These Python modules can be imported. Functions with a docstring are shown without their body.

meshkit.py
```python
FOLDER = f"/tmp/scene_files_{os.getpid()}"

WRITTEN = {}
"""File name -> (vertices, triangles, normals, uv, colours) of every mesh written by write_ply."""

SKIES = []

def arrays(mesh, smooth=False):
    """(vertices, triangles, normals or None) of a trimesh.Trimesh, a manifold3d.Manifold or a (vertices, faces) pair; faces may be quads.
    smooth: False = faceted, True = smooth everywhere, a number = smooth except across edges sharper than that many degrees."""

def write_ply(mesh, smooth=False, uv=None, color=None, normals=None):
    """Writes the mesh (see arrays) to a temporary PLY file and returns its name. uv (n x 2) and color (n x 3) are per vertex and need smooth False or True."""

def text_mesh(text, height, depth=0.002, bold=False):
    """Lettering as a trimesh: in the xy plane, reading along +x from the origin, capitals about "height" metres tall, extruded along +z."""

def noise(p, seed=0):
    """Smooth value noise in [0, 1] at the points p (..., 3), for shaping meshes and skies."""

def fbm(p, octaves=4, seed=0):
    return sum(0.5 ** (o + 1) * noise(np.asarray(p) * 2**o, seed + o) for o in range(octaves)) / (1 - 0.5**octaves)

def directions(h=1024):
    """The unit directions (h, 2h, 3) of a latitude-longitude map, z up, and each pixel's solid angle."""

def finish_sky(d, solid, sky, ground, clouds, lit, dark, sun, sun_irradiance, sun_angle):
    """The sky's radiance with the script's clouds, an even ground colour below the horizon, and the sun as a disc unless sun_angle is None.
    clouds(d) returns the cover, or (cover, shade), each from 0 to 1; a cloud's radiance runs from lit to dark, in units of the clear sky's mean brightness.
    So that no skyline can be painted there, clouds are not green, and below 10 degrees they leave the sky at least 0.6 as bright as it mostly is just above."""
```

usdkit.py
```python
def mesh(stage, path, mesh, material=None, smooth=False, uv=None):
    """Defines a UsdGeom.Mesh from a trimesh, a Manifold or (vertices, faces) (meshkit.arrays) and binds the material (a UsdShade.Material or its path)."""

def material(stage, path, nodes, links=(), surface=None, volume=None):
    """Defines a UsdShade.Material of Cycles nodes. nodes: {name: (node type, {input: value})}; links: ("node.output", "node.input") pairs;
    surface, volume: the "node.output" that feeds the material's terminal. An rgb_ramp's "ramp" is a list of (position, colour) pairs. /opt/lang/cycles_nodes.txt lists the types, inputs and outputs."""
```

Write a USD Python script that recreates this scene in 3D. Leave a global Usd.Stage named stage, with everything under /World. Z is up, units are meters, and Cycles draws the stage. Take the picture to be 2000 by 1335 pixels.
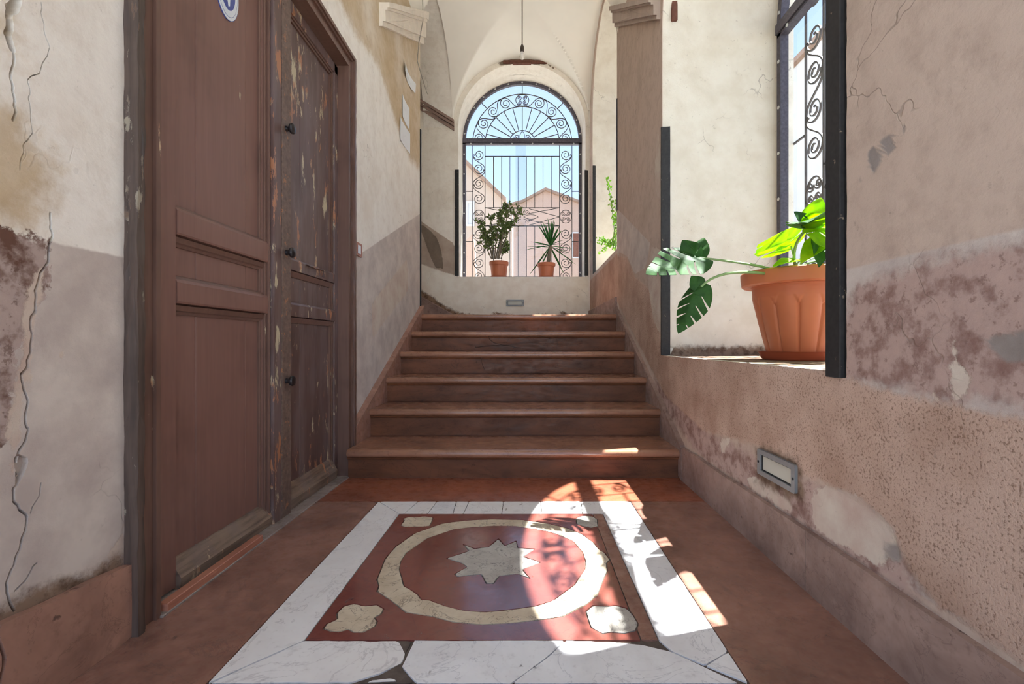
import math, random
import numpy as np, trimesh, manifold3d as m3, shapely
from shapely.geometry import Polygon, LineString, Point, box as sbox
from shapely import affinity
import usdkit, meshkit
from pxr import Usd, UsdGeom, UsdLux, UsdShade, Gf, Sdf, Vt

random.seed(7)
RNG = np.random.default_rng(11)
stage = Usd.Stage.CreateInMemory()
UsdGeom.SetStageUpAxis(stage, 'Z')
UsdGeom.Xform.Define(stage, '/World')

# ------------------------------------------------------------------ camera, sky, sun
AP = 36.0
cam = UsdGeom.Camera.Define(stage, '/World/camera')
cam.CreateHorizontalApertureAttr(AP)
cam.CreateFocalLengthAttr(AP * 915 / 2000)
cam.CreateHorizontalApertureOffsetAttr(-30 / 2000 * AP)
cam.CreateVerticalApertureOffsetAttr(2.5 / 2000 * AP)
cam.AddTransformOp().Set(Gf.Matrix4d(1, 0, 0, 0, 0, 0, 1, 0, 0, -1, 0, 0, 0, 0, .75, 1))
cam.CreateExposureAttr(1.45)
SKY = 0.108
SUN = 3.5
PANE_T = (.92, .93, .935)
skym = usdkit.material(stage, '/World/Looks/sky', {
    't': ('sky_texture', {'sky_type': 'multiple_scattering', 'sun_disc': False, 'sun_elevation': 1.11, 'sun_rotation': 1.29, 'aerosol_density': 1.0}),
    'm': ('mix_color', {'fac': .62, 'b': (2.85, 2.98, 3.5)}),
    'b': ('background_shader', {'strength': SKY})}, [('t.color', 'm.a'), ('m.result', 'b.color')], surface='b.background')
dome = UsdLux.DomeLight.Define(stage, '/World/sky_light')
dome.CreateIntensityAttr(1.0)
UsdShade.MaterialBindingAPI.Apply(dome.GetPrim()).Bind(skym)
SUN_DIR = Gf.Vec3d(.48, .137, 1).GetNormalized()
sun = UsdLux.DistantLight.Define(stage, '/World/sun_light')
sun.CreateIntensityAttr(SUN)
sun.CreateAngleAttr(.53)
sun.CreateNormalizeAttr(True)
sun.CreateColorAttr(Gf.Vec3f(1, 1, .99))
_z = SUN_DIR
_x = Gf.Cross(Gf.Vec3d(0, 1, 0), _z).GetNormalized()
_y = Gf.Cross(_z, _x)
sun.AddTransformOp().Set(Gf.Matrix4d(*_x, 0, *_y, 0, *_z, 0, 0, 0, 0, 1))

# ------------------------------------------------------------------ helpers
def lin(r, g, b):
    f = lambda v: (v / 255 / 12.92) if v / 255 <= .04045 else ((v / 255 + .055) / 1.055) ** 2.4
    return (min(.92, f(r) * .97), min(.92, f(g) * 1.03), min(.92, f(b) * 1.08))     # palette balanced to the photograph's white

_names = {}
def numbered(parent, name):
    k = (parent, name)
    n = _names.get(k, -1) + 1
    _names[k] = n
    return f'{parent}/{name}' if n == 0 else f'{parent}/{name}_{n:03d}'

def tag(prim, label=None, cat=None, group=None, kind=None):
    for k, v in (('label', label), ('category', cat), ('group', group), ('kind', kind)):
        if v:
            prim.SetCustomDataByKey(k, v)
    return prim

class Thing:
    """an Xform at the thing's base; its parts are given in world metres"""
    def __init__(s, name, label=None, cat=None, loc=(0, 0, 0), group=None, kind=None):
        s.path = numbered('/World', name)
        s.loc = np.array(loc, float)
        x = UsdGeom.Xform.Define(stage, s.path)
        x.AddTranslateOp().Set(Gf.Vec3d(*map(float, loc)))
        s.prim = tag(x.GetPrim(), label, cat, group, kind)
    def part(s, name, mesh, mat, smooth=30, label=None, kind=None, under=None, prim=None):
        path = numbered(under or s.path, name)
        v, f = arr(mesh)
        m = usdkit.mesh(stage, path, trimesh.Trimesh(v - s.loc, f, process=False), mat, smooth)
        tag(m.GetPrim(), label, kind=kind)
        if prim is not None:
            setprim(m, prim)
        return path

def arr(mesh):
    v, f, _ = meshkit.arrays(mesh)
    return np.asarray(v, float), np.asarray(f, int)

def setprim(m, prim):
    for k, a in prim.items():
        UsdGeom.PrimvarsAPI(m).CreatePrimvar(k, Sdf.ValueTypeNames.Color3fArray, 'vertex').Set(Vt.Vec3fArray.FromNumpy(np.asarray(a, np.float32)))

def solo(name, mesh, mat, label=None, cat=None, group=None, kind=None, smooth=30, prim=None):
    path = numbered('/World', name)
    v, f = arr(mesh)
    m = usdkit.mesh(stage, path, trimesh.Trimesh(v, f, process=False), mat, smooth)
    tag(m.GetPrim(), label, cat, group, kind)
    if prim is not None:
        setprim(m, prim)
    return m.GetPrim()

def cat_(*ms):
    vs, fs, n = [], [], 0
    for m in ms:
        v, f = arr(m)
        vs.append(v); fs.append(f + n); n += len(v)
    return trimesh.Trimesh(np.vstack(vs), np.vstack(fs), process=False)

def bx(x0, x1, y0, y1, z0, z1, r=0.0):
    if r <= 0:
        m = trimesh.creation.box([x1 - x0, y1 - y0, z1 - z0])
        m.apply_translation([(x0 + x1) / 2, (y0 + y1) / 2, (z0 + z1) / 2])
        return m
    pts = []
    for sx, a in ((1, x0), (-1, x1)):
        for sy, b in ((1, y0), (-1, y1)):
            for sz, c in ((1, z0), (-1, z1)):
                pts += [(a, b + sy * r, c + sz * r), (a + sx * r, b, c + sz * r), (a + sx * r, b + sy * r, c)]
    return m3.Manifold.hull_points(np.array(pts))

AX = {'x': lambda v: np.stack([v[:, 2], v[:, 0], v[:, 1]], 1),       # polygon in (Y, Z), extruded along X
      'y': lambda v: np.stack([v[:, 0], -v[:, 2], v[:, 1]], 1),      # polygon in (X, Z), extruded along -Y
      'z': lambda v: v}
def geoms(p):
    return [g for g in getattr(p, 'geoms', [p]) if g.geom_type == 'Polygon' and g.area > 1e-8]

def prism(poly, axis, a, b):
    """polygon (with holes) extruded between a and b along an axis, as a Manifold"""
    out = m3.Manifold()
    for g in geoms(poly):
        g = shapely.geometry.polygon.orient(g)
        cs = m3.CrossSection([np.array(g.exterior.coords)[:-1]] + [np.array(i.coords)[:-1] for i in g.interiors], m3.FillRule.EvenOdd)
        lo, hi = (a, b) if axis != 'y' else (-b, -a)
        e = m3.Manifold.extrude(cs, hi - lo).translate((0, 0, lo))
        out = out + e
    M = {'x': [[0, 0, 1, 0], [1, 0, 0, 0], [0, 1, 0, 0]], 'y': [[1, 0, 0, 0], [0, 0, -1, 0], [0, 1, 0, 0]], 'z': [[1, 0, 0, 0], [0, 1, 0, 0], [0, 0, 1, 0]]}[axis]
    return out.transform(np.array(M, float))

def rough(poly, amp, step=.01, seed=0):
    """a polygon whose edges wander by amp"""
    out = []
    for g in geoms(poly):
        def ring(r):
            L = r.length
            n = max(8, int(L / step))
            p = np.array([r.interpolate(i / n, normalized=True).coords[0] for i in range(n)])
            q = np.c_[p * 28, np.full(n, seed * 3.1)]
            d = np.stack([meshkit.fbm(q, 3, seed) - .5, meshkit.fbm(q + 50, 3, seed + 9) - .5], 1)
            return p + d * 2 * amp
        h = Polygon(ring(g.exterior), [ring(i) for i in g.interiors]).buffer(0)
        out.append(h)
    return shapely.unary_union(out)

def ribbon(path, w, d, to3):
    """flat iron bar: a 2-D path, w wide in the plane and d deep; to3(u, v, depth) -> world"""
    p = np.asarray(path, float)
    t = np.gradient(p, axis=0)
    t /= np.linalg.norm(t, axis=1, keepdims=True) + 1e-12
    nrm = np.stack([-t[:, 1], t[:, 0]], 1)
    w = np.broadcast_to(w, (len(p),))[:, None]
    a, b = p + nrm * w / 2, p - nrm * w / 2
    v = np.stack([np.c_[a, np.full(len(p), -d / 2)], np.c_[b, np.full(len(p), -d / 2)], np.c_[b, np.full(len(p), d / 2)], np.c_[a, np.full(len(p), d / 2)]], 1)
    n = len(p)
    f = []
    for i in range(n - 1):
        for k in range(4):
            f.append([i * 4 + k, i * 4 + (k + 1) % 4, (i + 1) * 4 + (k + 1) % 4, (i + 1) * 4 + k])
    f = np.array(f)
    f = np.vstack([f[:, [0, 1, 2]], f[:, [0, 2, 3]], [[0, 3, 2], [0, 2, 1]], [[n * 4 - 4, n * 4 - 3, n * 4 - 2], [n * 4 - 4, n * 4 - 2, n * 4 - 1]]])
    v = v.reshape(-1, 3)
    return trimesh.Trimesh(to3(v[:, 0], v[:, 1], v[:, 2]), f, process=False)

def tube(points, radii, sides=8):
    p = np.asarray(points, float)
    r = np.broadcast_to(radii, (len(p),)).astype(float)
    t = np.gradient(p, axis=0)
    t /= np.linalg.norm(t, axis=1, keepdims=True) + 1e-12
    a = np.cross(t[0], [0.31, .17, .93] if abs(t[0][2]) < .9 else [1.0, .1, 0])
    fr = []
    for i in range(len(p)):
        a = a - t[i] * (a @ t[i]); a /= np.linalg.norm(a)
        fr.append((a, np.cross(t[i], a)))
    ang = np.arange(sides) * 2 * np.pi / sides
    v = np.vstack([p[i] + r[i] * (np.cos(ang)[:, None] * fr[i][0] + np.sin(ang)[:, None] * fr[i][1]) for i in range(len(p))] + [p[:1], p[-1:]])
    f = []
    n = len(p)
    for i in range(n - 1):
        for k in range(sides):
            a0, b0, c0, d0 = i * sides + k, i * sides + (k + 1) % sides, (i + 1) * sides + (k + 1) % sides, (i + 1) * sides + k
            f += [[a0, b0, c0], [a0, c0, d0]]
    for k in range(sides):
        f += [[n * sides, (k + 1) % sides, k], [n * sides + 1, (n - 1) * sides + k, (n - 1) * sides + (k + 1) % sides]]
    return trimesh.Trimesh(v, np.array(f), process=False)

def lathe(profile, center, n=48, mod=None):
    """profile: (radius, z) from bottom axis to top axis"""
    pr = np.array(profile, float)
    ang = np.arange(n) * 2 * np.pi / n
    R, A = np.meshgrid(pr[:, 0], ang, indexing='ij')
    Zs = np.repeat(pr[:, 1:2], n, 1)
    if mod is not None:
        R = R * mod(A, Zs)
    v = np.stack([center[0] + R * np.cos(A), center[1] + R * np.sin(A), center[2] + Zs], -1).reshape(-1, 3)
    f = []
    for i in range(len(pr) - 1):
        for k in range(n):
            a, b, c, d = i * n + k, i * n + (k + 1) % n, (i + 1) * n + (k + 1) % n, (i + 1) * n + k
            f += [[a, b, c], [a, c, d]]
    return trimesh.Trimesh(v, np.array(f), process=False)

def bez(p0, p1, p2, p3, n=12):
    t = np.linspace(0, 1, n)[:, None]
    p0, p1, p2, p3 = map(np.asarray, (p0, p1, p2, p3))
    return (1 - t) ** 3 * p0 + 3 * (1 - t) ** 2 * t * p1 + 3 * (1 - t) * t ** 2 * p2 + t ** 3 * p3

# ------------------------------------------------------------------ material graphs
class Ref(str):
    pass

class Graph:
    def __init__(s, name):
        s.path, s.nodes, s.links, s.k = f'/World/Looks/{name}', {}, [], 0
        g = s.add('geometry')
        s.pos = Ref(f'{g}.position')
    def add(s, kind, **inp):
        s.k += 1
        n = f'n{s.k}'
        vals = {}
        for a, b in inp.items():
            if isinstance(b, Ref):
                s.links.append((str(b), f'{n}.{a}'))
            else:
                vals[a] = b
        s.nodes[n] = (kind, vals)
        return n
    def noise(s, scale, detail=4, rough=.55, vec=None, dist=0.0, stretch=None):
        vec = vec or s.pos
        if stretch is not None:
            vec = Ref(s.add('mapping', vector=vec, scale=stretch) + '.vector')
        return Ref(s.add('noise_texture', vector=vec, scale=scale, detail=detail, roughness=rough, distortion=dist) + '.fac')
    def vor(s, scale, feature='f1', vec=None):
        return Ref(s.add('voronoi_texture', vector=vec or s.pos, scale=scale, feature=feature) + '.distance')
    def math(s, op, a, b=0.0, clamp=False):
        return Ref(s.add('math', math_type=op, value1=a, value2=b, use_clamp=clamp) + '.value')
    def ss(s, v, lo, hi, a=0.0, b=1.0):
        return Ref(s.add('map_range', range_type='smoothstep', value=v, from_min=lo, from_max=hi, to_min=a, to_max=b, clamp=True) + '.result')
    def ramp(s, fac, stops):
        return Ref(s.add('rgb_ramp', fac=fac, ramp=stops) + '.color')
    def mix(s, fac, a, b, mode='mix'):
        return Ref(s.add('mix_color', blend_type=mode, fac=fac, a=a, b=b) + '.result')
    def attr(s, name):
        a = s.add('attribute', attribute=name)
        c = s.add('separate_color', color_type='rgb', color=Ref(a + '.color'))
        return [Ref(c + '.r'), Ref(c + '.g'), Ref(c + '.b')]
    def bump(s, h, strength=.5, dist=.01, normal=None):
        kw = dict(height=h, strength=strength, distance=dist)
        if normal is not None:
            kw['normal'] = normal
        return Ref(s.add('bump', **kw) + '.normal')
    def done(s, color, rough=.8, normal=None, **kw):
        if normal is not None:
            kw['normal'] = normal
        p = s.add('principled_bsdf', base_color=color, roughness=rough, **kw)
        return usdkit.material(stage, s.path, s.nodes, s.links, surface=f'{p}.BSDF')

def plain(name, col, rough=.6, var=.12, scale=12.0, bump=0.0, **kw):
    g = Graph(name)
    n = g.noise(scale, 5, .6)
    lo, hi = tuple(c * (1 - var) for c in col), tuple(min(1, c * (1 + var)) for c in col)
    c = g.ramp(n, [(.3, lo), (.7, hi)])
    nm = g.bump(n, bump, .004) if bump else None
    return g.done(c, rough, nm, **kw)

def plaster(name, base, alt, stain, layers, rough_w=None, bump=.35):
    """layers: (field Ref key, colour a, colour b, edge amp, edge width, depth, kind)"""
    g = Graph(name)
    A, B, C = g.attr('mask_a'), g.attr('mask_b'), g.attr('mask_c')
    F = dict(zip(('a0', 'a1', 'a2', 'b0', 'b1', 'b2', 'c0', 'c1', 'c2'), A + B + C))
    big, med, fine, edge = g.noise(1.7, 5, .6), g.noise(13, 8, .72), g.noise(90, 4, .6), g.noise(21, 7, .68)
    col = g.ramp(med, [(.25, alt), (.52, base), (.8, tuple(min(1, c * 1.06) for c in base))])
    warp = g.add('noise_texture', vector=g.pos, scale=3.0, detail=4)
    wv = Ref(g.add('vector_math', math_type='multiply', vector1=Ref(warp + '.color'), vector2=(.55, .55, .55)) + '.vector')
    wv = Ref(g.add('vector_math', math_type='add', vector1=g.pos, vector2=wv) + '.vector')
    hair = g.math('multiply', g.ss(g.vor(3.4, 'distance_to_edge', wv), .010, .002), g.ss(g.noise(2.3, 3, .5), .56, .66))
    col = g.mix(g.ss(big, .50, .72, 0, .55), col, stain)
    streak = g.noise(3.0, 5, .6, stretch=(2.2, 2.2, .35))
    col = g.mix(g.ss(streak, .55, .75, 0, .14), col, tuple(c * .72 for c in stain))
    h = g.math('multiply', fine, .35)
    h = g.math('add', h, g.math('multiply', med, .5))
    for key, ca, cb, amp, w, dep, kind in layers:
        f = g.math('add', F[key], g.math('multiply', g.math('subtract', edge, .5), amp))
        m = g.ss(f, -w, w)
        if kind == 'stucco':
            sp = g.noise(150, 4, .65)
            sp2 = g.noise(26, 4, .6)
            tone = g.ramp(g.noise(4, 4, .6), [(.35, cb), (.62, ca)])
            c2 = g.mix(g.ss(g.math('add', sp, g.math('multiply', sp2, .25)), .60, .48, 0, .7), tone, (cb[0] * .42, cb[1] * .36, cb[2] * .30))
            hh = g.math('add', g.math('multiply', sp, 2.0), g.math('multiply', sp2, .8))
            h = Ref(g.add('mix_float', fac=m, a=h, b=hh) + '.result')
        elif kind == 'blotch':
            bl = g.noise(16, 6, .62)
            c2 = g.ramp(bl, [(.36, cb), (.44, tuple(.6 * p + .4 * q for p, q in zip(cb, ca))), (.52, ca), (.72, tuple(min(1, c * 1.12) for c in ca))])
            c2 = g.mix(g.ss(g.noise(48, 6, .7), .56, .64, 0, .6), c2, tuple(c * .8 for c in cb))
            h = g.math('add', h, g.math('multiply', m, dep))
        elif kind == 'soft':
            c2 = g.ramp(med, [(.3, cb), (.65, ca)])
            m = g.math('multiply', m, g.ss(big, .25, .6, .45, 1.0))
        else:
            bl = g.noise(7, 6, .6)
            c2 = g.ramp(bl, [(.35, cb), (.62, ca)])
            h = g.math('add', h, g.math('multiply', m, dep))
        col = g.mix(m, col, c2)
    col = g.mix(g.math('multiply', hair, .42), col, tuple(c * .45 for c in stain))
    h = g.math('subtract', h, g.math('multiply', hair, .6))
    dirt = g.noise(33, 6, .7)
    col = g.mix(g.ss(dirt, .62, .74, 0, .45), col, tuple(c * .55 for c in stain))
    nm = g.bump(h, bump, .006)
    return g.done(col, .92, nm, specular_ior_level=.2)

def marble(name, ca, cb, vein, rough=.35, vs=5.0, fleck=None, dirt=None, spec=.5, pits=.75, stretch=None, vk=.38):
    g = Graph(name)
    n1, n2, n3 = g.noise(vs, 7, .62, dist=.6, stretch=stretch), g.noise(vs * 5, 6, .65, stretch=stretch), g.noise(60, 5, .6)
    c = g.ramp(n1, [(.3, cb), (.62, ca)])
    c = g.mix(g.ss(n2, .55, .75, 0, .5), c, tuple(x * .7 for x in cb))
    v = g.noise(vs * 1.3, 6, .6, dist=1.2)
    vm = g.ss(g.math('absolute', g.math('subtract', v, .5)), .012, .0, 0, vk)
    c = g.mix(vm, c, vein)
    pit = g.noise(24, 5, .6, stretch=(1, .6, 1))
    pm = g.ss(pit, .66, .72, 0, pits / .75)
    c = g.mix(g.math('multiply', pm, .75), c, fleck or tuple(x * .35 for x in cb))
    c = g.mix(g.ss(n3, .58, .75, 0, .25), c, dirt or tuple(x * .6 for x in cb))
    h = g.math('subtract', g.math('multiply', n2, .25), pm)
    r = g.ss(n2, .3, .7, rough * .75, min(1, rough * 1.5))
    r = g.math('add', r, g.math('multiply', pm, .3))
    return g.done(c, r, g.bump(h, .22, .003), specular_ior_level=spec)

def paint_wood(name, base, dark, peel=0.0, cream=lin(196, 178, 145), bare=lin(176, 118, 84), grain=(22, 22, 1.3), rough=.42, grey=0.0, gk=.28):
    g = Graph(name)
    gr = g.noise(3.2, 6, .6, stretch=grain)
    gr = g.math('add', g.math('multiply', gr, gk), (1 - gk) * .5)
    big = g.noise(3.0, 5, .6)
    c = g.ramp(gr, [(.30, dark), (.55, base), (.8, tuple(min(1, x * 1.22) for x in base))])
    c = g.mix(g.ss(big, .45, .75, 0, .45), c, tuple(x * .75 for x in dark))
    ed = g.noise(14, 7, .68, stretch=(1.6, 1.6, .42))
    if grey:
        c = g.mix(g.ss(g.noise(5, 6, .65, stretch=(2, 2, .4)), .45, .62, 0, grey), c, lin(120, 102, 98))
    ed = g.math('add', ed, g.math('multiply', g.math('subtract', g.noise(2.2, 3, .5, stretch=(1.5, 1.5, .5)), .5), .35))
    t = .72 - .20 * peel
    mb = g.ss(ed, t, t + .03)
    h = g.math('subtract', g.math('multiply', gr, .5), g.math('multiply', mb, .7))
    if peel > .05:
        wh = g.noise(4.5, 5, .6)
        c2 = g.mix(g.ss(wh, .46, .54), bare, cream)
        c = g.mix(mb, c, c2)
    else:
        c = g.mix(g.math('multiply', mb, .8), c, cream)
    return g.done(c, rough, g.bump(h, .35, .004))

def iron(name, col, chip=lin(150, 132, 110), amount=.72, rough=.5):
    g = Graph(name)
    n = g.noise(26, 6, .65)
    c = g.ramp(g.noise(60, 4, .6), [(.3, tuple(x * .7 for x in col)), (.7, tuple(x * 1.3 for x in col))])
    c = g.mix(g.ss(n, amount, amount + .03), c, chip)
    return g.done(c, rough, g.bump(n, .3, .003), specular_ior_level=.4)

def leafmat(name, ca, cb, trans=.45):
    g = Graph(name)
    n = g.noise(18, 4, .6)
    c = g.ramp(n, [(.3, cb), (.7, ca)])
    p = g.add('principled_bsdf', base_color=c, roughness=.55, specular_ior_level=.35)
    ct = g.mix(1.0, c, (1.7, 1.75, .55), 'multiply')
    t = g.add('translucent_bsdf', color=ct)
    m = g.add('mix_closure', fac=trans, closure1=Ref(p + '.BSDF'), closure2=Ref(t + '.BSDF'))
    return usdkit.material(stage, g.path, g.nodes, g.links, surface=f'{m}.closure')

LOOK = {}
_lay = [('a0', lin(214, 197, 182), lin(190, 172, 160), .010, .004, -.1, 'flat'),        # dado paint
        ('b0', lin(208, 182, 148), lin(190, 162, 126), .16, .05, 0, 'soft'),             # tan stain
        ('a2', lin(178, 154, 142), lin(108, 76, 62), .09, .004, -.5, 'blotch'),           # paint loss, mauve and brown
        ('a1', lin(212, 178, 156), lin(186, 150, 128), .05, .012, 0, 'stucco'),           # sand render
        ('b1', lin(214, 196, 176), lin(198, 170, 152), .06, .004, -.4, 'flat'),           # pale plaster patches
        ('b2', lin(160, 146, 136), lin(138, 124, 114), .025, .006, -.3, 'flat'),           # grey patches
        ('c0', lin(138, 112, 92), lin(98, 74, 58), .09, .02, -.5, 'blotch')]              # damp, crumbled base
LOOK['wall'] = plaster('wall_plaster', lin(242, 230, 215), lin(228, 213, 196), lin(220, 200, 178), _lay)
LOOK['wall_r'] = plaster('wall_plaster_pink', lin(212, 186, 164), lin(190, 162, 142), lin(178, 152, 132), _lay, bump=.5)
LOOK['wall_b'] = plaster('wall_plaster_back', lin(242, 228, 210), lin(230, 213, 193), lin(220, 200, 178),
                         [('a0', lin(190, 168, 148), lin(176, 152, 132), .01, .004, -.1, 'flat'), ('a1', lin(248, 234, 214), lin(238, 221, 199), .05, .012, 0, 'flat'), ('b2', lin(140, 122, 104), lin(124, 106, 90), .03, .004, -.3, 'flat'), ('c0', lin(150, 118, 92), lin(104, 78, 60), .11, .02, -.5, 'blotch')])
LOOK['vault'] = plain('vault_plaster', lin(244, 232, 216), .92, .03, 2.5, .1)
LOOK['red'] = marble('red_marble', lin(160, 114, 95), lin(118, 82, 68), lin(92, 70, 62), .26, 3.5, pits=.5)
LOOK['red2'] = marble('red_marble_dark', lin(140, 76, 64), lin(116, 62, 54), lin(100, 58, 54), .13, 4.0, spec=.9, pits=.5)
LOOK['red3'] = marble('red_marble_orange', lin(162, 92, 64), lin(128, 72, 52), lin(110, 60, 46), .28, 4.0, pits=.35)
LOOK['white'] = marble('white_marble', lin(244, 236, 229), lin(230, 219, 211), lin(170, 160, 156), .42, 3.0, dirt=lin(170, 156, 146), fleck=lin(120, 106, 98))
LOOK['white2'] = marble('white_marble_blue', lin(242, 236, 232), lin(226, 218, 214), lin(160, 156, 160), .36, 4.0, dirt=lin(172, 162, 156), fleck=lin(120, 110, 106))
LOOK['cream'] = marble('cream_inlay', lin(220, 200, 172), lin(196, 172, 142), lin(120, 100, 84), .5, 9.0, fleck=lin(110, 88, 70), dirt=lin(170, 144, 116), vk=.85)
LOOK['grey_inlay'] = marble('grey_inlay', lin(196, 186, 172), lin(170, 158, 146), lin(110, 100, 96), .45, 11.0, fleck=lin(96, 88, 84), vk=.85)
LOOK['thresh'] = marble('threshold_stone', lin(156, 138, 126), lin(120, 102, 92), lin(90, 76, 70), .5, 6.0)
LOOK['mortar'] = plain('dark_mortar', lin(96, 82, 72), .95, .3, 40, .4)
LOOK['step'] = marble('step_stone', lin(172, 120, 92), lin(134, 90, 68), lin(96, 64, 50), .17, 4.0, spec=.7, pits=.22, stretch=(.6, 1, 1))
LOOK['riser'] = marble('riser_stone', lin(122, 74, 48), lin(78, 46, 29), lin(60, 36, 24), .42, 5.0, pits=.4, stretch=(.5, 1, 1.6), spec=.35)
LOOK['skirt'] = marble('skirting_stone', lin(172, 140, 124), lin(126, 98, 86), lin(104, 80, 70), .6, 5.0, dirt=lin(116, 98, 86))
LOOK['skirt_l'] = marble('skirting_stone_brown', lin(178, 130, 108), lin(140, 100, 82), lin(104, 74, 60), .5, 5.0, dirt=lin(110, 84, 66))
LOOK['paint'] = paint_wood('door_paint', lin(136, 98, 85), lin(112, 78, 67), 0.04)
LOOK['paint_case'] = paint_wood('door_paint_casing', lin(116, 84, 70), lin(84, 58, 48), .24)
LOOK['worn'] = paint_wood('worn_dark_edge', lin(92, 74, 64), lin(58, 46, 40), .62, cream=lin(150, 136, 116), bare=lin(104, 80, 64), gk=.8)
LOOK['peel'] = paint_wood('door_paint_peeling', lin(106, 80, 72), lin(78, 56, 50), .72, grey=.6)
LOOK['weather'] = paint_wood('weathered_wood', lin(140, 116, 96), lin(92, 70, 56), .5, grey=.4, grain=(2, 1.6, 22), gk=1.0)
LOOK['metal_strip'] = iron('worn_brown_iron', lin(112, 90, 78), lin(160, 110, 78), .6, .55)
LOOK['black_iron'] = iron('black_iron', lin(42, 39, 37), lin(140, 120, 98), .66, .6)
LOOK['frame'] = iron('frame_iron', lin(84, 78, 86), lin(120, 104, 96), .74, .45)
LOOK['grille'] = iron('grille_iron', lin(66, 56, 52), lin(110, 84, 66), .72, .5)
LOOK['knob'] = plain('knob_black', lin(34, 28, 28), .3, .1)
LOOK['washer'] = plain('white_washer', lin(226, 222, 216), .5, .04)
LOOK['terracotta'] = plain('terracotta_plastic', lin(196, 112, 74), .5, .07, 6)
LOOK['terracotta_d'] = plain('terracotta_dark', lin(176, 84, 54), .5, .07, 8)
LOOK['soil'] = plain('soil', lin(74, 56, 44), .95, .35, 60, .5)
LOOK['leaf'] = leafmat('leaf_green', lin(66, 112, 46), lin(42, 82, 34), .35)
LOOK['leaf_y'] = leafmat('leaf_yellow_green', lin(176, 196, 40), lin(134, 172, 36), .6)
LOOK['leaf_s'] = leafmat('leaf_olive', lin(126, 140, 76), lin(84, 102, 56), .3)
LOOK['leaf_v'] = leafmat('leaf_vine', lin(150, 176, 84), lin(104, 140, 60), .5)
LOOK['leaf_b'] = leafmat('leaf_blade', lin(74, 128, 62), lin(46, 96, 50), .3)
LOOK['stem'] = plain('plant_stem', lin(120, 104, 84), .7, .2, 40, .3)
LOOK['stem_g'] = plain('green_stem', lin(124, 150, 92), .5, .1)
LOOK['paper'] = plain('paper', lin(232, 228, 224), .8, .03)
LOOK['aluminium'] = plain('grey_aluminium', lin(140, 138, 134), .45, .08, 20, 0, metallic=.3)
LOOK['lampglass'] = plain('frosted_cover', lin(196, 190, 172), .35, .05)
LOOK['plastic_red'] = plain('brown_plastic', lin(158, 96, 74), .4, .05)
LOOK['enamel'] = plain('white_enamel', lin(222, 224, 226), .2, .02)
LOOK['enamel_b'] = plain('blue_enamel', lin(70, 84, 150), .2, .05)
LOOK['cable'] = plain('cable', lin(150, 140, 126), .6, .05)
LOOK['socket'] = plain('bakelite', lin(70, 58, 50), .4, .1)
LOOK['rust'] = plain('rusted_wood', lin(104, 62, 46), .85, .3, 30, .4)
LOOK['impost'] = plain('impost_plaster', lin(232, 216, 196), .9, .08, 9, .35)
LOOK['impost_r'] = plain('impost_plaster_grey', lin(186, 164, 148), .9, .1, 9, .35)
LOOK['cornice'] = plain('cornice_paint', lin(150, 122, 108), .85, .12, 8, .2)
LOOK['out_peach'] = plain('facade_peach', lin(188, 156, 136), .9, .04, 2)
LOOK['out_cream'] = plain('facade_cream', lin(192, 168, 148), .9, .04, 2)
LOOK['out_white'] = plain('facade_white', lin(204, 198, 192), .9, .04, 2)
LOOK['out_roof'] = plain('roof_edge', lin(150, 120, 100), .9, .15, 8)
LOOK['out_brown'] = plain('brown_shutter', lin(120, 72, 54), .7, .1)
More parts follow.
